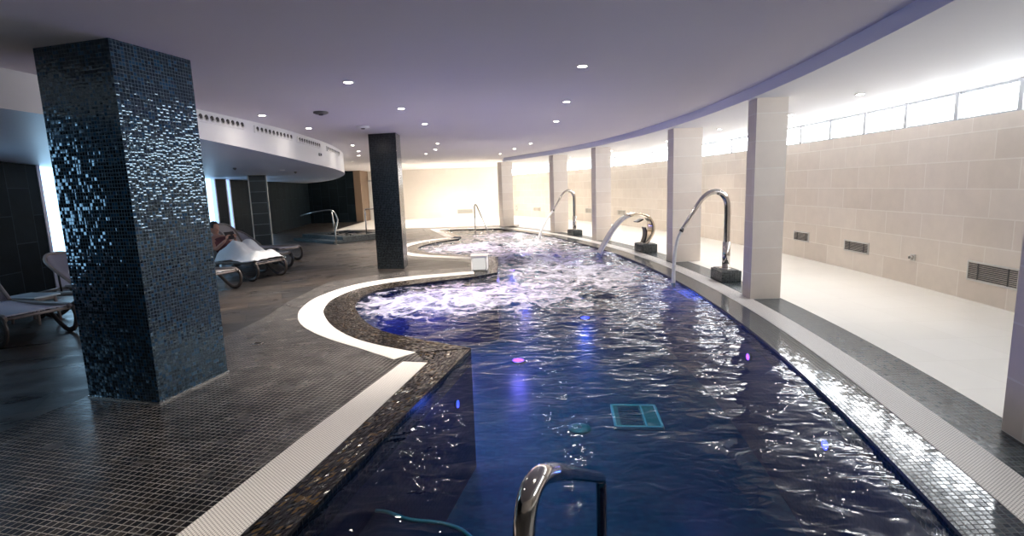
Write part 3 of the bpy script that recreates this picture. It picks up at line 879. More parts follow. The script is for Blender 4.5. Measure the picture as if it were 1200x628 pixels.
def swan_neck(y, label, r=26.44, s=1.0):
    p, a = on_arc(r, y)
    t = thing('swan_neck_spout', label, 'water spout', p, a + math.pi, 'tall swan neck spouts')       # local +x points to the water
    plinth(t, 0.15, 0.23, 0.17)
    path = spline([(0.0, 0, 0.17), (0.0, 0, 0.6), (0.0, 0, 1.10), (0.025, 0, 1.25), (0.10, 0, 1.345), (0.20, 0, 1.375), (0.32, 0, 1.335), (0.43, 0, 1.225), (0.56, 0, 1.02), (0.70, 0, 0.80)], 7)
    n = len(path)
    rs = [0.047 - 0.018 * max(0, (i / (n - 1) - 0.45)) / 0.55 for i in range(n)]
    bm = bmesh.new(); tube(bm, path, rs, 18); fin('neck', bm, M['steel'], t, smooth=False)
    bm = bmesh.new(); tube(bm, [(0, 0, 0.17), (0, 0, 0.60)], 0.058, 20); fin('sleeve', bm, M['steel'], t)
    bm = bmesh.new(); tube(bm, [(0, 0, 0.17), (0, 0, 0.195)], 0.095, 24); fin('base_flange', bm, M['steel'], t)
    bm = bmesh.new(); tube(bm, [(0.695, 0, 0.808), (0.712, 0, 0.78)], [0.031, 0.033], 16); fin('nozzle', bm, M['dark_metal'], t)
    return t, p, a

def jet(name, p, a, pts, rs, label, flat=None, seg=12):
    bm = bmesh.new(); tube(bm, spline(pts, 6), rs, seg, True, flat)
    o = fin(name, bm, M['jet'], None); o.location = p; o.rotation_euler = (0, 0, a + math.pi)
    return tag(o, label, 'falling water')

t1, p, a = swan_neck(8.13, 'tall chrome swan neck spout on a dark box, nearest to the camera')
jp = [(0.71, 0, 0.785), (0.76, 0, 0.66), (0.80, 0, 0.45), (0.815, 0, 0.2), (0.82, 0, -0.09)]
n = 25; jet('water_stream', p, a, jp, [0.020 + 0.012 * i / 24 for i in range(n)], 'thin stream of water falling from the nearer chrome spout')
t2, p, a = swan_neck(16.35, 'far tall chrome swan neck spout, beyond the arched blade fountain')
jp = [(0.70, 0, 0.80), (0.84, 0, 0.66), (0.98, 0, 0.46), (1.12, 0, 0.2), (1.22, 0, -0.09)]
jet('water_stream', p, a, jp, [0.028 + 0.02 * i / 24 for i in range(n)], 'short stream of water falling from the far chrome spout')

p, a = on_arc(26.42, 11.85)
t = thing('blade_fountain', 'curved champagne steel blade fountain on a dark box in mid pool edge', 'fountain', p, a + math.pi)
plinth(t, 0.17, 0.25, 0.19)
def blade(path, w, th):
    bm = bmesh.new()
    P = spline([(x, 0, z) for x, z in path], 8)
    rows = []
    for i, q in enumerate(P):
        A = P[max(0, i - 1)]; B = P[min(len(P) - 1, i + 1)]
        d = (B - A).normalized(); nrm = Vector((-d.z, 0, d.x))
        ww = w[0] + (w[1] - w[0]) * i / (len(P) - 1)
        rows.append([bm.verts.new(q + nrm * sgn * th / 2 + Vector((0, yy * ww / 2, 0))) for sgn, yy in ((1, -1), (1, -0.6), (1, 0.6), (1, 1), (-1, 1), (-1, 0.6), (-1, -0.6), (-1, -1))])
    for r0, r1 in zip(rows, rows[1:]):
        for k in range(8):
            f = bm.faces.new((r0[k], r0[(k + 1) % 8], r1[(k + 1) % 8], r1[k])); f.smooth = True
    bm.faces.new(rows[0]); bm.faces.new(rows[-1][::-1])
    return bm
fin('blade', blade([(0.05, 0.19), (-0.05, 0.30), (-0.12, 0.46), (-0.11, 0.63), (-0.02, 0.78), (0.12, 0.855), (0.28, 0.87), (0.44, 0.835)], (0.30, 0.36), 0.045), M['warm_steel'], t)
fin('inner_blade', blade([(0.08, 0.20), (0.03, 0.34), (0.02, 0.47), (0.05, 0.56)], (0.22, 0.22), 0.02), M['dark_metal'], t)
fin('lip', blade([(0.10, 0.74), (0.18, 0.70), (0.24, 0.685)], (0.24, 0.24), 0.02), M['dark_metal'], t)
bm = bmesh.new(); bx(bm, (-0.02, -0.15, 0.19), (0.12, 0.15, 0.215), 0.004); fin('base_flange', bm, M['brush'], t)
bm = blade([(0.40, 0.835), (0.58, 0.745), (0.74, 0.58), (0.90, 0.35), (1.04, 0.12), (1.13, -0.10)], (0.33, 0.26), 0.03)
o = fin('water_sheet', bm, M['jet']); o.location = p; o.rotation_euler = (0, 0, a + math.pi)
tag(o, 'broad white sheet of water pouring from the curved blade fountain', 'falling water')

# ------------------------------------------------------------------ handrails
def rail(name, pts, r, label, mat=M['steel'], feet=(), post=None, loc=(0, 0, 0)):
    t = thing(name, label, 'handrail', loc)
    l = Vector(loc)
    bm = bmesh.new(); tube(bm, [Vector(q) - l for q in pts], r, 18); fin('rail', bm, mat, t)
    for q in feet:
        q = Vector(q) - l
        bm = bmesh.new(); tube(bm, [q, q + Vector((0, 0, 0.012)), q + Vector((0, 0, 0.016))], [r * 2.2, r * 2.2, r * 1.2], 20); fin('flange', bm, mat, t)
    if post:
        bm = bmesh.new(); tube(bm, [Vector(q) - l for q in post], r, 14); fin('post', bm, mat, t)
    return t
near = [(-0.002, 0.95, 0.0), (-0.001, 0.95, 0.4)] + spline([(0.003, 0.95, 0.80), (0.008, 0.951, 0.90), (0.020, 0.965, 0.950), (0.042, 1.01, 0.958), (0.075, 1.10, 0.915)], 6) + spline([(0.13, 1.32, 0.785), (0.24, 1.74, 0.527), (0.335, 2.06, 0.330), (0.352, 2.115, 0.285), (0.358, 2.13, 0.22)], 6) + [(0.358, 2.13, -0.3), (0.358, 2.13, ZB)]
rail('handrail', near, 0.0225, 'thick chrome handrail sloping into the water at the bottom of the photo', M['steel'], [(-0.002, 0.95, 0.0), (0.358, 2.13, ZB)])
far = [(-1.22, 18.1, ZB), (-1.21, 18.1, 0.0)] + spline([(-1.21, 18.1, 0.9), (-1.20, 18.1, 0.97), (-1.17, 18.1, 1.0), (-1.13, 18.1, 0.96)], 5) + [(-0.80, 18.1, 0.12), (-0.74, 18.1, -0.05)]
tt = rail('handrail', far, 0.022, 'slanting steel handrail standing in the far end of the pool', M['brush'], [(-1.22, 18.1, ZB)], [(-0.74, 18.1, -0.03), (-0.74, 18.1, ZB)])

# ------------------------------------------------------------------ raised plunge tub with its two rails
tub = thing('plunge_tub', 'low raised dark mosaic plunge tub by the dark wall', 'tub', (-5.2, 16.3, 0), math.radians(48))
# local x runs back along the right side, local y to the left
bm = bmesh.new()
W_, L_ = 1.75, 2.6
for lo, hi in (((0, 0, 0), (W_, 0.28, 0.2)), ((0, L_ - 0.28, 0), (W_, L_, 0.2)), ((0, 0.28, 0), (0.28, L_ - 0.28, 0.2)), ((W_ - 0.28, 0.28, 0), (W_, L_ - 0.28, 0.2))):
    bx(bm, lo, hi, 0.01)
fin('tub_rim', bm, M['box_mosaic'], tub)
bm = bmesh.new(); bx(bm, (-0.32, 0.0, 0), (0.0, L_, 0.09), 0.008); fin('step', bm, M['box_mosaic'], tub)
bm = bmesh.new()
NW = 26
g = [[bm.verts.new((0.28 + (W_ - 0.56) * i / NW, 0.28 + (L_ - 0.56) * j / NW, 0.165 + 0.03 * noise.noise(Vector((i * 0.33, j * 0.4, 1.3))))) for j in range(NW + 1)] for i in range(NW + 1)]
for i in range(NW):
    for j in range(NW):
        f = bm.faces.new((g[i][j], g[i + 1][j], g[i + 1][j + 1], g[i][j + 1])); f.smooth = True
tw = fin('tub_water', bm, plain('tub water', (0.015, 0.02, 0.026), 0.05, spec=0.7), tub)
ra = [(-6.6, 16.75, 0.88)] + spline([(-6.15, 16.45, 0.97), (-5.75, 16.35, 1.02), (-5.5, 16.3, 1.03), (-5.38, 16.3, 0.93), (-5.30, 16.28, 0.72)], 6) + [(-5.31, 16.0, 0.40), (-5.30, 15.95, 0.0)]
rail('handrail', ra, 0.02, 'bent steel handrail rising from the front of the plunge tub', M['brush'], [(-5.30, 15.95, 0.0)], [(-5.52, 16.45, 1.0), (-5.50, 16.55, 0.15)])
rb = [(-4.75, 17.35, 0.0), (-4.74, 17.35, 0.6)] + spline([(-4.74, 17.35, 0.95), (-4.72, 17.35, 0.99), (-4.68, 17.35, 1.0)], 4) + [(-4.0, 17.35, 1.0), (-3.9, 17.35, 0.95), (-3.9, 17.35, 0.0)]
rail('handrail', rb, 0.02, 'square steel handrail half hidden behind the slim mosaic pillar', M['brush'], [(-4.75, 17.35, 0.0), (-3.9, 17.35, 0.0)])

# light block on the tip of the spit
t = thing('light_block', 'square white glowing block on the tip of the spit between bays', 'light block', (-0.62, 9.86, 0), math.radians(-2))
bm = bmesh.new(); bx(bm, (-0.15, 0, 0), (0.15, 0.30, 0.27), 0.012, 3); fin('body', bm, M['white'], t)
bm = bmesh.new(); bx(bm, (-0.12, -0.012, 0.03), (0.12, 0.004, 0.245), 0.004); fin('diffuser', bm, M['cover'], t)
bm = bmesh.new(); bx(bm, (-0.165, -0.015, 0.27), (0.165, 0.315, 0.295), 0.006); fin('cap', bm, M['vent_rim'], t)

# ------------------------------------------------------------------ wall fittings
def wall_vent(y0, y1, z0, z1, label, nslat=7, dark=True):
    ym = (y0 + y1) / 2
    p = wal(ym, WR - 0.002); ang = math.atan2(ym - WCY, p.x - WCX)
    wd = abs(y1 - y0) / max(0.35, math.cos(ang)) 
    t = thing('wall_vent', label, 'vent', (p.x, p.y, (z0 + z1) / 2), ang + math.pi, 'vents in the curved wall')
    h = z1 - z0; f = 0.022
    bm = bmesh.new()
    for lo, hi in (((0, -wd / 2, -h / 2), (0.014, wd / 2, -h / 2 + f)), ((0, -wd / 2, h / 2 - f), (0.014, wd / 2, h / 2)),
                   ((0, -wd / 2, -h / 2), (0.014, -wd / 2 + f, h / 2)), ((0, wd / 2 - f, -h / 2), (0.014, wd / 2, h / 2))):
        bx(bm, lo, hi, 0.003, 1)
    fin('frame', bm, M['vent_rim'], t)
    bm = bmesh.new()
    for i in range(nslat):
        z = -h / 2 + f + (h - 2 * f) * (i + 0.5) / nslat
        mt = Matrix.Translation((0.004, 0, z)) @ Matrix.Rotation(math.radians(35), 4, 'Y')
        bx(bm, (-0.009, -wd / 2 + f, -0.0015), (0.009, wd / 2 - f, 0.0015), mtx=mt)
    bx(bm, (-0.02, -wd / 2 + f, -h / 2 + f), (-0.008, wd / 2 - f, h / 2 - f))
    for k in (-0.28, 0.30): bx(bm, (-0.008, k * wd - 0.004, -h / 2 + f), (0.012, k * wd + 0.004, h / 2 - f))
    fin('louvre', bm, M['vent_dark'] if dark else M['vent_light'], t)
    return t
wall_vent(5.60, 6.33, 0.245, 0.485, 'large dark wall vent nearest to the right edge', 9)
wall_vent(8.24, 8.87, 0.30, 0.485, 'dark wall vent second from the right edge, right of a column')
wall_vent(9.92, 10.42, 0.32, 0.51, 'dark wall vent just right of the nearer big column')
wall_vent(11.75, 12.35, 0.39, 0.53, 'small wall vent seen between the nearer tall spout and a column', 5)
wall_vent(19.42, 20.0, 0.37, 0.56, 'small grey wall vent above the sheet of falling water', 5, False)
wall_vent(21.95, 22.55, 0.35, 0.56, 'small grey wall vent right of the far tall spout', 5, False)
wall_vent(26.45, 27.1, 0.30, 0.49, 'farthest wall vent, seen left of the far tall spout', 5, False)

def back_vent():
    t = thing('wall_vent', 'pale wide vent low in the far cream end wall', 'vent', (-2.5, 29.498, 0.30), -math.pi / 2, 'vents in the curved wall')
    t['group'] = 'vents in the end wall'
    bm = bmesh.new(); bx(bm, (0, -0.42, -0.11), (0.015, 0.42, 0.11), 0.004); fin('frame', bm, M['vent_light'], t)
    bm = bmesh.new()
    for i in range(6): bx(bm, (0.015, -0.38, -0.085 + i * 0.032), (0.024, 0.38, -0.072 + i * 0.032))
    fin('louvre', bm, M['vent_light'], t)
back_vent()

p = wal(7.28, WR - 0.001); ang = math.atan2(7.28 - WCY, p.x - WCX)
t = thing('wall_tap', 'small round chrome tap outlet low on the cream wall', 'tap', (p.x, p.y, 0.39), ang + math.pi)
bm = bmesh.new(); bx(bm, (0, -0.045, -0.045), (0.012, 0.045, 0.045), 0.006, 2); fin('back_plate', bm, M['vent_rim'], t)
bm = bmesh.new(); tube(bm, [(0.01, 0, 0), (0.055, 0, 0)], 0.03, 20); fin('outlet', bm, M['steel'], t)
bm = bmesh.new(); tube(bm, [(0.054, 0, 0), (0.058, 0, 0)], 0.018, 16); fin('bore', bm, M['hole'], t)
p = wal(28.6, WR - 0.001); ang = math.atan2(28.6 - WCY, p.x - WCX)
t = thing('wall_switch', 'small upright grey switch plate on the far cream wall', 'switch', (p.x, p.y, 0.42), ang + math.pi)
bm = bmesh.new(); bx(bm, (0, -0.09, -0.14), (0.012, 0.09, 0.14), 0.004); fin('plate', bm, M['vent_light'], t)
bm = bmesh.new(); bx(bm, (0.012, -0.045, -0.07), (0.018, 0.045, 0.07), 0.003); fin('rocker', bm, M['vent_rim'], t)

# door in the end wall
d = thing('door_1', 'plain white door in the far end wall beside the slim pillar', 'door', (-7.35, 29.48, 0)); d['kind'] = 'structure'
bm = bmesh.new(); bx(bm, (-0.42, -0.03, 0), (0.42, 0.0, 2.1), 0.005); fin('leaf', bm, M['door'], d)
bm = bmesh.new()
for lo, hi in (((-0.5, -0.045, 0), (-0.42, 0, 2.18)), ((0.42, -0.045, 0), (0.5, 0, 2.18)), ((-0.5, -0.045, 2.1), (0.5, 0, 2.18))): bx(bm, lo, hi)
fin('door_frame', bm, M['frame_white'], d)
bm = bmesh.new(); tube(bm, [(0.34, -0.03, 1.02), (0.34, -0.08, 1.02), (0.24, -0.08, 1.02)], 0.012, 10); fin('door_handle', bm, M['steel'], d)

# air diffusers on the curved fascia
def fas_at(y):
    for q, r in zip(fas, fas[1:]):
        if q.y <= y <= r.y:
            k = (y - q.y) / (r.y - q.y); d = (r - q).normalized()
            return q.lerp(r, k), d
def diffuser(y0, y1, zc, label, nn=10):
    a, da = fas_at(y0); b, db = fas_at(y1)
    m = (a + b) / 2; d = (b - a); L = d.length; d.normalize()
    rz = math.atan2(d.y, d.x)             # local x along the fascia, local -y towards the pool
    t = thing('air_diffuser', label, 'air diffuser', (m.x, m.y, zc), rz, 'nozzle diffusers on the white fascia')
    off = -0.012
    bm = bmesh.new(); bx(bm, (-L / 2, off - 0.012, -0.055), (L / 2, off + 0.03, 0.055), 0.004, 1); fin('plate', bm, M['white'], t)
    for i in range(nn):
        x = -L / 2 + L * (i + 0.5) / nn
        bm = bmesh.new(); tube(bm, [(x, off - 0.010, 0.008), (x, off - 0.020, 0.006)], [0.036, 0.030], 14)
        nz = fin('nozzle', bm, M['hole'], t)
        bm = bmesh.new()
        tube(bm, [(x + 0.040 * math.cos(q), off - 0.018, 0.006 + 0.040 * math.sin(q)) for q in [math.pi * (1.0 + k / 8) for k in range(9)]], 0.006, 8)
        fin('nozzle_rim', bm, M['vent_rim'], nz)
diffuser(6.78, 7.95, 2.565, 'slotted white air diffuser nearest the big black pillar')
diffuser(8.25, 9.65, 2.55, 'slotted white air diffuser second along the fascia from the big pillar')
diffuser(9.95, 11.45, 2.545, 'slotted white air diffuser third along the fascia from the big pillar')
diffuser(12.1, 13.9, 2.54, 'slotted white air diffuser at the far bend of the fascia')
q, dq = fas_at(11.4)
t = thing('motion_sensor', 'small grey sensor on the curved white fascia below the diffusers', 'sensor', (q.x + 0.01, q.y, 2.36), 0)
bm = bmesh.new(); bx(bm, (-0.01, -0.06, -0.03), (0.03, 0.06, 0.03), 0.01); fin('body', bm, M['vent_light'], t)
bm = bmesh.new(); tube(bm, [(0.028, 0, 0), (0.04, 0, 0)], [0.022, 0.012], 14); fin('lens', bm, M['rubber'], t)

# ------------------------------------------------------------------ ceiling fittings
def make_downlight(watt=DOWN_W, cone=82):
    t = thing('downlight', 'x', 'downlight', (0, 0, ZC))
    bm = bmesh.new(); ring(bm, (0, 0, 0.0), 0.042, 0.062, 0.010); fin('bezel', bm, M['lamp_ring'], t)
    bm = bmesh.new(); disc(bm, (0, 0, -0.004), 0.042, 20, flip=True); fin('bulb', bm, M['bulb'], t, recalc=False)
    ld = bpy.data.lights.new('spot_glow', 'SPOT'); ld.energy = watt; ld.color = (1.0, 0.90, 0.78)
    ld.spot_size = math.radians(cone); ld.spot_blend = 0.8; ld.shadow_soft_size = 0.04
    l = bpy.data.objects.new('spot_glow', ld); COL.objects.link(l); l.parent = t; l.location = (0, 0, -0.03)
    return t
dls = [(0.73, 5.22, 'downlight above the middle of the pool, nearest to the camera'), (-1.6, 5.59, 'downlight left of the pool middle, above the near bay edge'),
       (-3.43, 7.65, 'downlight close to the fascia, beside the air diffusers'), (-1.44, 7.46, 'second downlight of the row over the near bay'),
       (-1.4, 9.24, 'third downlight of the row over the near bay'), (0.81, 7.35, 'second downlight of the row over the pool middle'),
       (0.86, 9.51, 'third downlight of the row over the pool middle'), (0.60, 14.14, 'downlight over the far water, rightmost of a slanting row of three'),
       (0.19, 15.82, 'downlight in the middle of the far slanting row of three'), (-0.27, 17.97, 'leftmost downlight of the far slanting row of three'),
       (-1.71, 13.19, 'downlight right of the slim pillar, nearest of three close together'), (-2.03, 15.1, 'middle one of three close downlights right of the slim pillar'),
       (-2.55, 16.73, 'farthest of three close downlights right of the slim pillar'), (-1.6, 21.64, 'small far downlight before the cream end wall, right one'),
       (-2.57, 24.96, 'small far downlight before the cream end wall, middle one'), (-3.42, 26.26, 'small far downlight before the cream end wall, left one'),
       (-3.73, 20.18, 'far downlight just right of the slim pillar top'), (-4.3, 21.88, 'far downlight touching the edge of the slim pillar'),
       (-3.69, 12.86, 'downlight left of the slim pillar, nearest of the cluster'), (-4.09, 14.77, 'downlight left of the slim pillar, middle of the cluster'),
       (-4.57, 16.46, 'downlight left of the slim pillar, farthest of the cluster'), (-3.39, 9.28, 'downlight beside the fascia, above the second diffuser'),
       (-5.64, 19.49, 'faint far downlight left of the slim pillar'), (-6.3, 22.6, 'faint far downlight next to the fascia bend')]
dl0 = make_downlight()
for i, (x, y, lab) in enumerate(dls):
    if i == 22: dw0 = make_downlight(DOWN_W * 0.15)
    o = dl0 if i == 0 else dw0 if i == 22 else copy_tree(dw0 if i > 22 else dl0)
    o.location = (x, y, ZC); o['label'] = lab; o['group'] = 'recessed downlights'
dn0 = make_downlight(DOWN_W * 0.22)  # unseen downlights added to brighten the near deck
for x, y, lab in ((0.70, 3.1, 'added unseen downlight of the pool row, by the near water'), (0.68, 1.0, 'added unseen downlight of the pool row over the near end of the pool'), (-1.65, 3.1, 'added unseen downlight of the bay row, over the straight grate'), (-1.7, 0.9, 'added unseen downlight of the bay row over the deck at the near end')):
    o = dn0 if y == 3.1 and x > 0 else copy_tree(dn0); o.location = (x, y, ZC); o['label'] = lab; o['group'] = 'recessed downlights'
de0 = make_downlight(DOWN_W * 0.34, 160)  # row with a wide cone, added to brighten the end wall
for k, x in enumerate((-4.6, -3.7, -2.8, -1.9, -1.0)):
    o = de0 if k == 0 else copy_tree(de0); o.location = (x, 26.4, ZC); o['label'] = 'tiny downlight of the row added to brighten the cream end wall'; o['group'] = 'added downlights before the end wall'
dc0 = make_downlight(CORRIDOR_W * 0.25); dc1 = make_downlight(CORRIDOR_W * 0.5, 140)  # the farther corridor downlights are added to brighten the far end
for i, (x, y, lab) in enumerate(((4.33, 6.68, 'downlight in the white corridor ceiling before the nearest windows'), (4.49, 8.6, 'dim downlight in the corridor ceiling beside the big column'), (4.15, 10.6, 'corridor downlight half behind the cream columns'),
        (3.9, 13.2, 'corridor downlight above the nearer tall spout, between columns'), (3.1, 16.2, 'added corridor downlight beyond the arched blade fountain'), (2.2, 19.2, 'added corridor downlight above the far tall spout'), (1.4, 22.0, 'added corridor downlight between the two farthest columns'), (0.3, 25.0, 'added farthest downlight of the corridor ceiling'))):
    o = dc0 if i == 0 else dc1 if i == 3 else copy_tree(dc0 if i < 3 else dc1)
    o.location = (x, y, ZS); o['label'] = lab; o['group'] = 'corridor downlights'

def ceil_item(name, x, y, z, label, cat, r=0.075, mat=None):
    t = thing(name, label, cat, (x, y, z))
    bm = bmesh.new(); tube(bm, [(0, 0, 0), (0, 0, -0.02), (0, 0, -0.035)], [r, r, r * 0.6], 22); fin('housing', bm, mat or M['vent_light'], t)
    bm = bmesh.new(); tube(bm, [(0, 0, -0.035), (0, 0, -0.048)], [r * 0.35, r * 0.25], 14); fin('tip', bm, M['dark_metal'], t)
    return t
ceil_item('smoke_detector', -2.56, 7.52, ZC, 'dark round smoke detector on the main ceiling', 'smoke detector', 0.10, M['vent_dark'])
ceil_item('ceiling_valve', -2.47, 9.3, ZC, 'white round ceiling valve above the slim pillar', 'ceiling valve', 0.11, M['white'])
for x, y, lab in ((-5.75, 11.3, 'dark sprinkler under the lowered ceiling, nearer one'), (-5.4, 13.6, 'dark sprinkler under the lowered ceiling, farther one')):
    ceil_item('sprinkler', x, y, fz(y), lab, 'sprinkler', 0.035, M['vent_dark'])
def low_lamp(x, y, lab):
    t = thing('downlight', lab, 'downlight', (x, y, fz(y)), 0, 'small lamps in the lowered ceiling')
    bm = bmesh.new(); ring(bm, (0, 0, 0), 0.035, 0.055, 0.012); fin('bezel', bm, M['lamp_ring'], t)
    bm = bmesh.new(); disc(bm, (0, 0, -0.006), 0.035, 16, flip=True); fin('bulb', bm, M['bulb_low'], t, recalc=False)
low_lamp(-5.3, 12.6, 'small bluish lamp in the lowered ceiling beyond the loungers')
low_lamp(-6.6, 19.0, 'tiny lamp in the lowered ceiling before the dark wall')
low_lamp(-6.9, 11.5, 'small lamp in the lowered ceiling by the window slots')

# ------------------------------------------------------------------ underwater lamps and drains
def uw_lamp(loc, nrm, mat, col, watt, label, r=0.032):
    n = Vector(nrm).normalized()
    t = thing('pool_lamp', label, 'pool lamp', loc, 0, 'underwater pool lamps')
    q = n.to_track_quat('Z', 'Y')
    t.rotation_euler = q.to_euler()
    bm = bmesh.new(); tube(bm, [(0, 0, -0.01), (0, 0, 0.012), (0, 0, 0.018)], [r * 1.2, r * 1.2, r * 1.05], 22); fin('bezel', bm, M['brush'], t)
    bm = bmesh.new(); disc(bm, (0, 0, 0.020), r, 20); fin('lens', bm, mat, t, recalc=False)
    ld = bpy.data.lights.new('lamp_glow', 'POINT'); ld.energy = watt; ld.color = col; ld.shadow_soft_size = 0.05
    l = bpy.data.objects.new('lamp_glow', ld); COL.objects.link(l); l.parent = t; l.location = (0, 0, 0.45)
BL, VI = (0.12, 0.16, 1.0), (0.55, 0.20, 1.0)
uw_lamp((-0.545, 4.5, -0.36), (1, -0.2, 0), M['uw_blue'], BL, POOL_W, 'blue lamp under water by the corner of the dark edge')
uw_lamp((-0.60, 5.4, ZB + 0.012), (0, 0, 1), M['uw_blue'], BL, POOL_W, 'faint blue lamp in the pool floor below the corner lamp')
uw_lamp((2.36, 5.1, -0.22), (-1, 0, 0), M['uw_violet'], VI, POOL_W, 'violet lamp under water in the right side below the big column')
uw_lamp((2.04, 3.25, -0.20), (-1, 0, 0), M['uw_blue'], BL, POOL_W, 'blue lamp under water in the right side nearest the camera')
for x, y, k, lab in ((-1.05, 7.0, 0, 'violet lamp glowing through the foam at the front of the near bay'), (-0.9, 8.4, 1, 'violet lamp glowing through the middle foam of the near bay'), (0.05, 8.2, 1, 'violet lamp glowing where the near bay opens to the pool'),
                  (-1.7, 8.0, 0, 'blue lamp under the foam at the left of the near bay'), (-1.2, 14.2, 1, 'violet lamp under the foam of the far bay'), (0.3, 13.0, 1, 'violet lamp under the foam off the light block'), (1.5, 10.8, 0, 'blue lamp in the pool floor before the arched blade fountain'),
                  (0.0, 17.5, 1, 'violet lamp under the foam near the far handrail')):
    uw_lamp((x, y, ZB + 0.012), (0, 0, 1), M['uw_violet'] if k else M['uw_blue'], VI if k else BL, POOL_W * 5, lab, 0.09)

t = thing('pool_drain', 'square pale aqua drain cover on the pool floor', 'drain', (1.43, 6.0, ZB), math.radians(-6), 'drains in the pool floor')
bm = bmesh.new(); bx(bm, (-0.26, -0.3, 0), (0.26, 0.3, 0.03), 0.01); fin('cover', bm, M['drain'], t)
bm = bmesh.new()
for i in range(9): bx(bm, (-0.2, -0.25 + i * 0.058, 0.03), (0.06, -0.215 + i * 0.058, 0.037))
fin('slot', bm, M['basin'], t)
bm = bmesh.new()
for lo, hi in (((-0.28, -0.32, 0), (-0.25, 0.32, 0.04)), ((0.25, -0.32, 0), (0.28, 0.32, 0.04)), ((-0.28, -0.32, 0), (0.28, -0.29, 0.04)), ((-0.28, 0.29, 0), (0.28, 0.32, 0.04)), ((0.08, -0.3, 0), (0.10, 0.3, 0.04))): bx(bm, lo, hi, 0.004, 1)
fin('rim', bm, M['drain_rim'], t)
t = thing('pool_drain', 'small round aqua inlet on the pool floor', 'drain', (0.72, 5.75, ZB), 0, 'drains in the pool floor')
bm = bmesh.new(); tube(bm, [(0, 0, 0), (0, 0, 0.02), (0, 0, 0.03)], [0.13, 0.13, 0.08], 24); fin('cover', bm, M['drain'], t)
bm = bmesh.new(); tube(bm, [(0, 0, 0.03), (0, 0, 0.035)], 0.03, 12); fin('screw_cap', bm, M['brush'], t)

# ------------------------------------------------------------------ sun loungers
HINGE = -1.22
def make_lounger(angle, sling, label):
    t = thing('sun_lounger', label, 'sun lounger', (0, 0, 0), 0, 'sun loungers in a row')
    zs = 0.33
    bm = bmesh.new()
    for s in (-1, 1):
        y = s * 0.31
        tube(bm, spline([(-1.95, y, zs - 0.02), (-1.2, y, zs - 0.01), (-0.5, y, zs), (-0.10, y, zs + 0.012), (-0.02, y, zs - 0.02)], 6), 0.026, 10, True, (0.8, 1.25))
    for x in (-1.93, HINGE, -0.05):
        tube(bm, [(x, -0.31, zs - 0.02), (x, 0.31, zs - 0.02)], 0.018, 8)
    fin('frame', bm, M['plastic'], t)
    bm = bmesh.new()
    n = 12; top = []; bot = []
    for i in range(n + 1):
        k = i / n; x = HINGE + (-0.04 - HINGE) * k
        z = zs + 0.012 - 0.022 * math.sin(math.pi * k) + (0.010 if i == n else 0)
        top.append([bm.verts.new((x, y, z)) for y in (-0.285, 0, 0.285)]); bot.append([bm.verts.new((x, y, z - 0.012)) for y in (-0.285, 0, 0.285)])
    for A in (top, bot):
        for r0, r1 in zip(A, A[1:]):
            for k in range(2): f = bm.faces.new((r0[k], r0[k + 1], r1[k + 1], r1[k])); f.smooth = True
    for i in range(n):
        for k in (0, 2): bm.faces.new((top[i][k], top[i + 1][k], bot[i + 1][k], bot[i][k]))
    for i in (0, n):
        for k in range(2): bm.faces.new((top[i][k], top[i][k + 1], bot[i][k + 1], bot[i][k]))
    fin('seat', bm, sling, t)
    # backrest: a rim with its own fabric, hinged at HINGE
    A = math.radians(angle); ca, sa = math.cos(A), math.sin(A)
    pt = lambda u, v: Vector((HINGE - u * ca, v, zs + 0.02 + u * sa))
    bm = bmesh.new()
    rim = spline([pt(0.0, -0.29), pt(0.35, -0.30), pt(0.60, -0.275), pt(0.72, -0.15), pt(0.74, 0), pt(0.72, 0.15), pt(0.60, 0.275), pt(0.35, 0.30), pt(0.0, 0.29)], 5)
    tube(bm, rim, 0.022, 10)
    br = fin('backrest', bm, M['plastic'], t)
    bm = bmesh.new()
    cen = [(u, 0.29 - 0.02 * (u > 0.5) - max(0, u - 0.58) * 0.95) for u in (0.0, 0.15, 0.3, 0.45, 0.56, 0.64, 0.70, 0.735)]
    rows = [[bm.verts.new(pt(u, v * q) + Vector((sa, 0, ca)) * (th - 0.02 * (1 - q * q))) for q in (-1, -0.5, 0, 0.5, 1)] + [] for u, v in cen for th in (0.0,)]
    for r0, r1 in zip(rows, rows[1:]):
        for k in range(4): f = bm.faces.new((r0[k], r0[k + 1], r1[k + 1], r1[k])); f.smooth = True
    r = bmesh.ops.solidify(bm, geom=list(bm.faces), thickness=0.012)
    fin('back_fabric', bm, sling, br)
    bm = bmesh.new()
    for s in (-1, 1): tube(bm, [pt(0.42, s * 0.27), (HINGE - 0.30, s * 0.27, zs - 0.02)], 0.012, 8)
    fin('stay', bm, M['dark_metal'], t)
    for s in (-1, 1):
        y = s * 0.335
        bm = bmesh.new()     # curled foot end: rail turns down to the floor and back up under the seat
        tube(bm, spline([(-0.10, y, zs + 0.01), (-0.02, y, zs - 0.03), (0.015, y, 0.2), (-0.04, y, 0.07), (-0.17, y, 0.025), (-0.30, y, 0.08), (-0.46, y, 0.2), (-0.60, y, zs - 0.03)], 5), 0.026, 10, True, (0.8, 1.2))
        fin('leg', bm, M['leg_plastic'], t)
        bm = bmesh.new()
        tube(bm, spline([(-1.15, y, zs - 0.03), (-1.36, y, 0.16), (-1.52, y, 0.05), (-1.64, y, 0.028), (-1.76, y, 0.07), (-1.86, y, 0.2), (-1.90, y, zs - 0.03)], 5), 0.026, 10, True, (0.8, 1.2))
        fin('leg', bm, M['leg_plastic'], t)
    for s in (-1, 1):
        bm = bmesh.new(); tube(bm, [(-1.75, s * 0.372, 0.055), (-1.75, s * 0.395, 0.055)], 0.055, 18)
        fin('wheel', bm, M['rubber'], t)
    return t
RL = math.radians(-22)
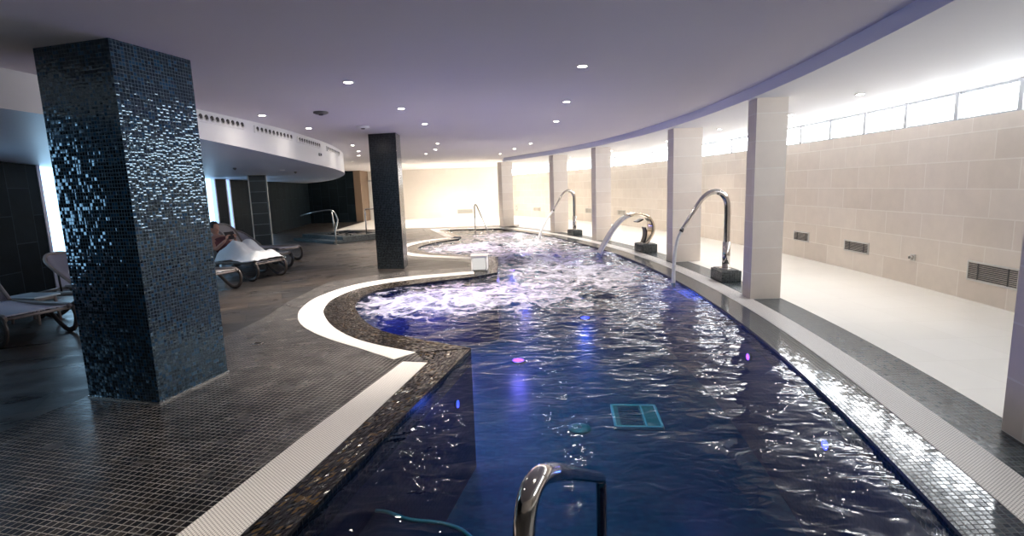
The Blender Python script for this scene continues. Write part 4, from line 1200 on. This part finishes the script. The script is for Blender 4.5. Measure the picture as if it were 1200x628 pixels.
LN = [(-5.36, 5.86, RL, 40, 'sling', 'empty lounger whose foot end pokes in at the left edge'),
      (-4.66, 7.40, math.radians(0), 42, 'sling', 'lounger with lilac raised backrest just left of the big black pillar'),
      (-4.72, 8.50, RL, 50, 'sling_white', 'lounger whose foot end shows just right of the big black pillar'),
      (-4.50, 9.80, RL, 54, 'sling_white', 'lounger on which the person with the white towel lies'),
      (-4.82, 10.90, RL, 56, 'sling_white', 'lounger with a raised pale backrest right behind the reading person'),
      (-5.10, 12.15, RL, 30, 'sling', 'farthest lounger of the row, before the slate pillar')]
for x, y, rz, ang, sl, lab in LN:
    o = make_lounger(ang, M[sl], lab); o.location = (x, y, 0); o.rotation_euler = (0, 0, rz)

# side table between the two front loungers
t = thing('side_table', 'low square pale side table between the two front loungers', 'table', (-6.28, 6.80, 0), math.radians(-14))
bm = bmesh.new(); bx(bm, (-0.26, -0.16, 0.34), (0.26, 0.16, 0.365), 0.010, 3); fin('table_top', bm, M['table'], t)
for sx in (-1, 1):
    for sy in (-1, 1):
        bm = bmesh.new(); tube(bm, [(sx * 0.21, sy * 0.11, 0.34), (sx * 0.23, sy * 0.13, 0.0)], [0.022, 0.016], 10); fin('leg', bm, M['plastic'], t)
bm = bmesh.new(); bx(bm, (-0.22, -0.12, 0.30), (0.22, 0.12, 0.34), 0.006); fin('apron', bm, M['plastic'], t)

# ------------------------------------------------------------------ the reading person on the fourth lounger
px_, py_ = -4.50, 9.80
person = thing('person', 'person lying back on a lounger reading a dark tablet, legs under a white towel', 'person', (px_, py_, 0), RL)

def skin_chain(verts, edges, radii, name):
    me = bpy.data.meshes.new(name); me.from_pydata([Vector(v) for v in verts], edges, [])
    o = bpy.data.objects.new(name, me); COL.objects.link(o)
    m = o.modifiers.new('s', 'SKIN'); m.use_smooth_shade = True
    for i, r in enumerate(radii): me.skin_vertices[0].data[i].radius = (r, r) if not isinstance(r, tuple) else r
    me.skin_vertices[0].data[0].use_root = True
    sb = o.modifiers.new('u', 'SUBSURF'); sb.levels = 2; sb.render_levels = 2
    dg = bpy.context.evaluated_depsgraph_get(); ev = o.evaluated_get(dg)
    out = bpy.data.meshes.new_from_object(ev)
    bpy.data.objects.remove(o)
    return out

def blob(bm, c, r, mtx=None, seg=20):
    q = bmesh.ops.create_uvsphere(bm, u_segments=seg, v_segments=seg // 2 + 2, radius=1.0)
    for v in q['verts']:
        co = Vector((v.co.x * r[0], v.co.y * r[1], v.co.z * r[2]))
        if mtx is not None: co = mtx @ co
        v.co = co + Vector(c)

# local frame: +x to the feet, z up. Pelvis on the seat, torso along the raised backrest, head turned to the tablet
pel = (-1.06, 0, 0.45)
V_ = [pel, (-1.18, 0, 0.56), (-1.29, 0, 0.70), (-1.35, 0, 0.79), (-1.385, 0, 0.86),
      (-0.98, 0.10, 0.45), (-0.70, 0.12, 0.60), (-0.44, 0.12, 0.43), (-0.24, 0.12, 0.42), (-0.15, 0.12, 0.47),
      (-0.98, -0.10, 0.45), (-0.68, -0.12, 0.65), (-0.42, -0.12, 0.44), (-0.24, -0.12, 0.42), (-0.15, -0.12, 0.47),
      (-1.31, 0.17, 0.75), (-1.13, 0.23, 0.55), (-1.00, 0.13, 0.70), (-0.975, 0.10, 0.74),
      (-1.31, -0.17, 0.75), (-1.13, -0.23, 0.55), (-1.00, -0.13, 0.70), (-0.975, -0.10, 0.74)]
E_ = [(0, 1), (1, 2), (2, 3), (3, 4), (0, 5), (5, 6), (6, 7), (7, 8), (8, 9), (0, 10), (10, 11), (11, 12), (12, 13), (13, 14),
      (2, 15), (15, 16), (16, 17), (17, 18), (2, 19), (19, 20), (20, 21), (21, 22)]
R_ = [(0.14, 0.12), (0.125, 0.11), (0.14, 0.11), 0.055, 0.05,
      0.085, 0.06, 0.045, 0.04, 0.025, 0.085, 0.06, 0.045, 0.04, 0.025,
      0.055, 0.042, 0.03, 0.028, 0.055, 0.042, 0.03, 0.028]
bm = bmesh.new()
bm.from_mesh(skin_chain(V_, E_, R_, 'body_chain'))
hc = Vector((-1.372, 0, 0.95)); Hm = Matrix.Rotation(math.radians(14), 3, 'Y')
blob(bm, hc, (0.095, 0.075, 0.115), Hm)
blob(bm, hc + Hm @ Vector((0.035, 0, -0.055)), (0.06, 0.052, 0.06), Hm)        # jaw
blob(bm, hc + Hm @ Vector((0.098, 0, -0.012)), (0.020, 0.013, 0.022), Hm, 10)  # nose
blob(bm, hc + Hm @ Vector((0.090, 0, -0.050)), (0.012, 0.024, 0.007), Hm, 10)  # lips
for s in (-1, 1):
    blob(bm, hc + Hm @ Vector((0.0, s * 0.078, -0.005)), (0.02, 0.01, 0.03), Hm, 10)    # ears
    blob(bm, hc + Hm @ Vector((0.082, s * 0.03, 0.022)), (0.014, 0.017, 0.008), Hm, 10) # brows
    # hand: palm, four fingers folded behind the tablet and a thumb in front
    w0 = Vector((-0.975, s * 0.10, 0.74))
    blob(bm, w0 + Vector((0.015, -s * 0.008, 0.03)), (0.018, 0.03, 0.042), None, 12)
    for k in range(4):
        b0 = w0 + Vector((0.022, s * (0.022 - 0.016 * k), 0.06 - 0.004 * abs(k - 1.5)))
        L = (0.050, 0.058, 0.054, 0.042)[k]
        tube(bm, spline([b0, b0 + Vector((0.018, -s * L * 0.35, L * 0.45)), b0 + Vector((0.020, -s * L * 0.8, L * 0.5)), b0 + Vector((0.012, -s * L * 1.1, L * 0.4))], 3), 0.0085, 8)
    b0 = w0 + Vector((0.0, -s * 0.02, 0.03))
    tube(bm, spline([b0, b0 + Vector((-0.012, -s * 0.025, 0.02)), b0 + Vector((-0.008, -s * 0.05, 0.03))], 3), 0.0095, 8)
me = bpy.data.meshes.new('body'); bm.to_mesh(me); bm.free()
tmp = bpy.data.objects.new('body', me); COL.objects.link(tmp)
rm = tmp.modifiers.new('r', 'REMESH'); rm.mode = 'VOXEL'; rm.voxel_size = 0.0085; rm.use_smooth_shade = True
sm = tmp.modifiers.new('k', 'SMOOTH'); sm.iterations = 2; sm.factor = 0.4
ev = tmp.evaluated_get(bpy.context.evaluated_depsgraph_get())
bme = bpy.data.meshes.new_from_object(ev); bpy.data.objects.remove(tmp)
for f in bme.polygons: f.use_smooth = True
bme.materials.clear()
link('body', bme, M['skin'], person)
bm = bmesh.new()
blob(bm, hc + Hm @ Vector((-0.022, 0, 0.028)), (0.098, 0.086, 0.108), Hm, 26)
cut = [v for v in bm.verts if (Hm.transposed() @ (v.co - hc)).x > 0.045 and (Hm.transposed() @ (v.co - hc)).z < 0.085]
for v in cut: v.co += Hm @ Vector((-0.045, 0, 0.0))
for v in bm.verts: v.co += Vector((0, 0, 0.004 * noise.noise(v.co * 40)))
fin('hair', bm, M['hair'], person, smooth=True)
bm = bmesh.new()
tube(bm, [(-1.05, 0, 0.455), (-1.16, 0, 0.55), (-1.23, 0, 0.635), (-1.285, 0, 0.71)], [0.165, 0.15, 0.155, 0.145], 22, True, (1.12, 0.92))
fin('swim_top', bm, M['top'], person, smooth=True)

# tablet in both hands
t = thing('tablet', 'dark tablet held up by the reading person', 'tablet', (px_, py_, 0), RL)
mt = Matrix.Translation((-0.975, 0, 0.805)) @ Matrix.Rotation(math.radians(-28), 4, 'Y')
bm = bmesh.new(); bx(bm, (-0.005, -0.105, -0.075), (0.005, 0.105, 0.085), 0.004, 2, mtx=mt); fin('case', bm, M['dark_metal'], t)
bm = bmesh.new(); bx(bm, (-0.0065, -0.095, -0.065), (-0.005, 0.095, 0.075), mtx=mt); fin('display', bm, M['screen'], t)

# towel over the legs
bm = bmesh.new()
NX_, NY_ = 44, 30
prof = [(-1.04, 0.55), (-0.92, 0.60), (-0.80, 0.68), (-0.70, 0.735), (-0.60, 0.69), (-0.46, 0.57), (-0.32, 0.50), (-0.15, 0.535), (-0.06, 0.45), (0.0, 0.40)]
pp = resample(spline([(x, 0, z) for x, z in prof], 6), NX_ + 1)
rows = []
for i, q in enumerate(pp):
    row = []
    for j in range(NY_ + 1):
        u = j / NY_ * 2 - 1
        y = u * 0.37
        edge = max(0.0, abs(u) - 0.52) / 0.48
        base = 0.375
        k = edge * edge * (3 - 2 * edge)
        z = q.z * (1 - k) + base * k
        dip = 0.06 * math.exp(-(u / 0.22) ** 2) * min(1, max(0, (q.z - 0.5) * 4))
        fold = 0.014 * math.sin(u * 15 + i * 0.22) * (0.3 + edge) + 0.012 * noise.noise(Vector((i * 0.25, j * 0.3, 4.2)))
        row.append(bm.verts.new((q.x + 0.02 * noise.noise(Vector((i * 0.2, j * 0.2, 8.0))), y, max(z - dip + fold, 0.355))))
    rows.append(row)
for r0, r1 in zip(rows, rows[1:]):
    for j in range(NY_):
        f = bm.faces.new((r0[j], r0[j + 1], r1[j + 1], r1[j])); f.smooth = True
bmesh.ops.recalc_face_normals(bm, faces=bm.faces)
bmesh.ops.solidify(bm, geom=list(bm.faces), thickness=0.008)
o = fin('towel', bm, M['towel'], None, smooth=True); o.location = (px_, py_, 0); o.rotation_euler = (0, 0, RL)
tag(o, 'white towel draped over the raised knees of the reading person', 'towel')


t = thing('floor_drain', 'small round steel drain in the dark deck left of the near bay', 'floor drain', (-2.72, 5.42, 0))
bm = bmesh.new(); tube(bm, [(0, 0, 0), (0, 0, 0.006), (0, 0, 0.008)], [0.055, 0.055, 0.048], 24); fin('rim', bm, M['steel'], t)
bm = bmesh.new()
for k in range(5): bx(bm, (-0.034, -0.03 + k * 0.014, 0.008), (0.034, -0.026 + k * 0.014, 0.0095))
fin('slot', bm, M['hole'], t)
bpy.context.view_layer.update()
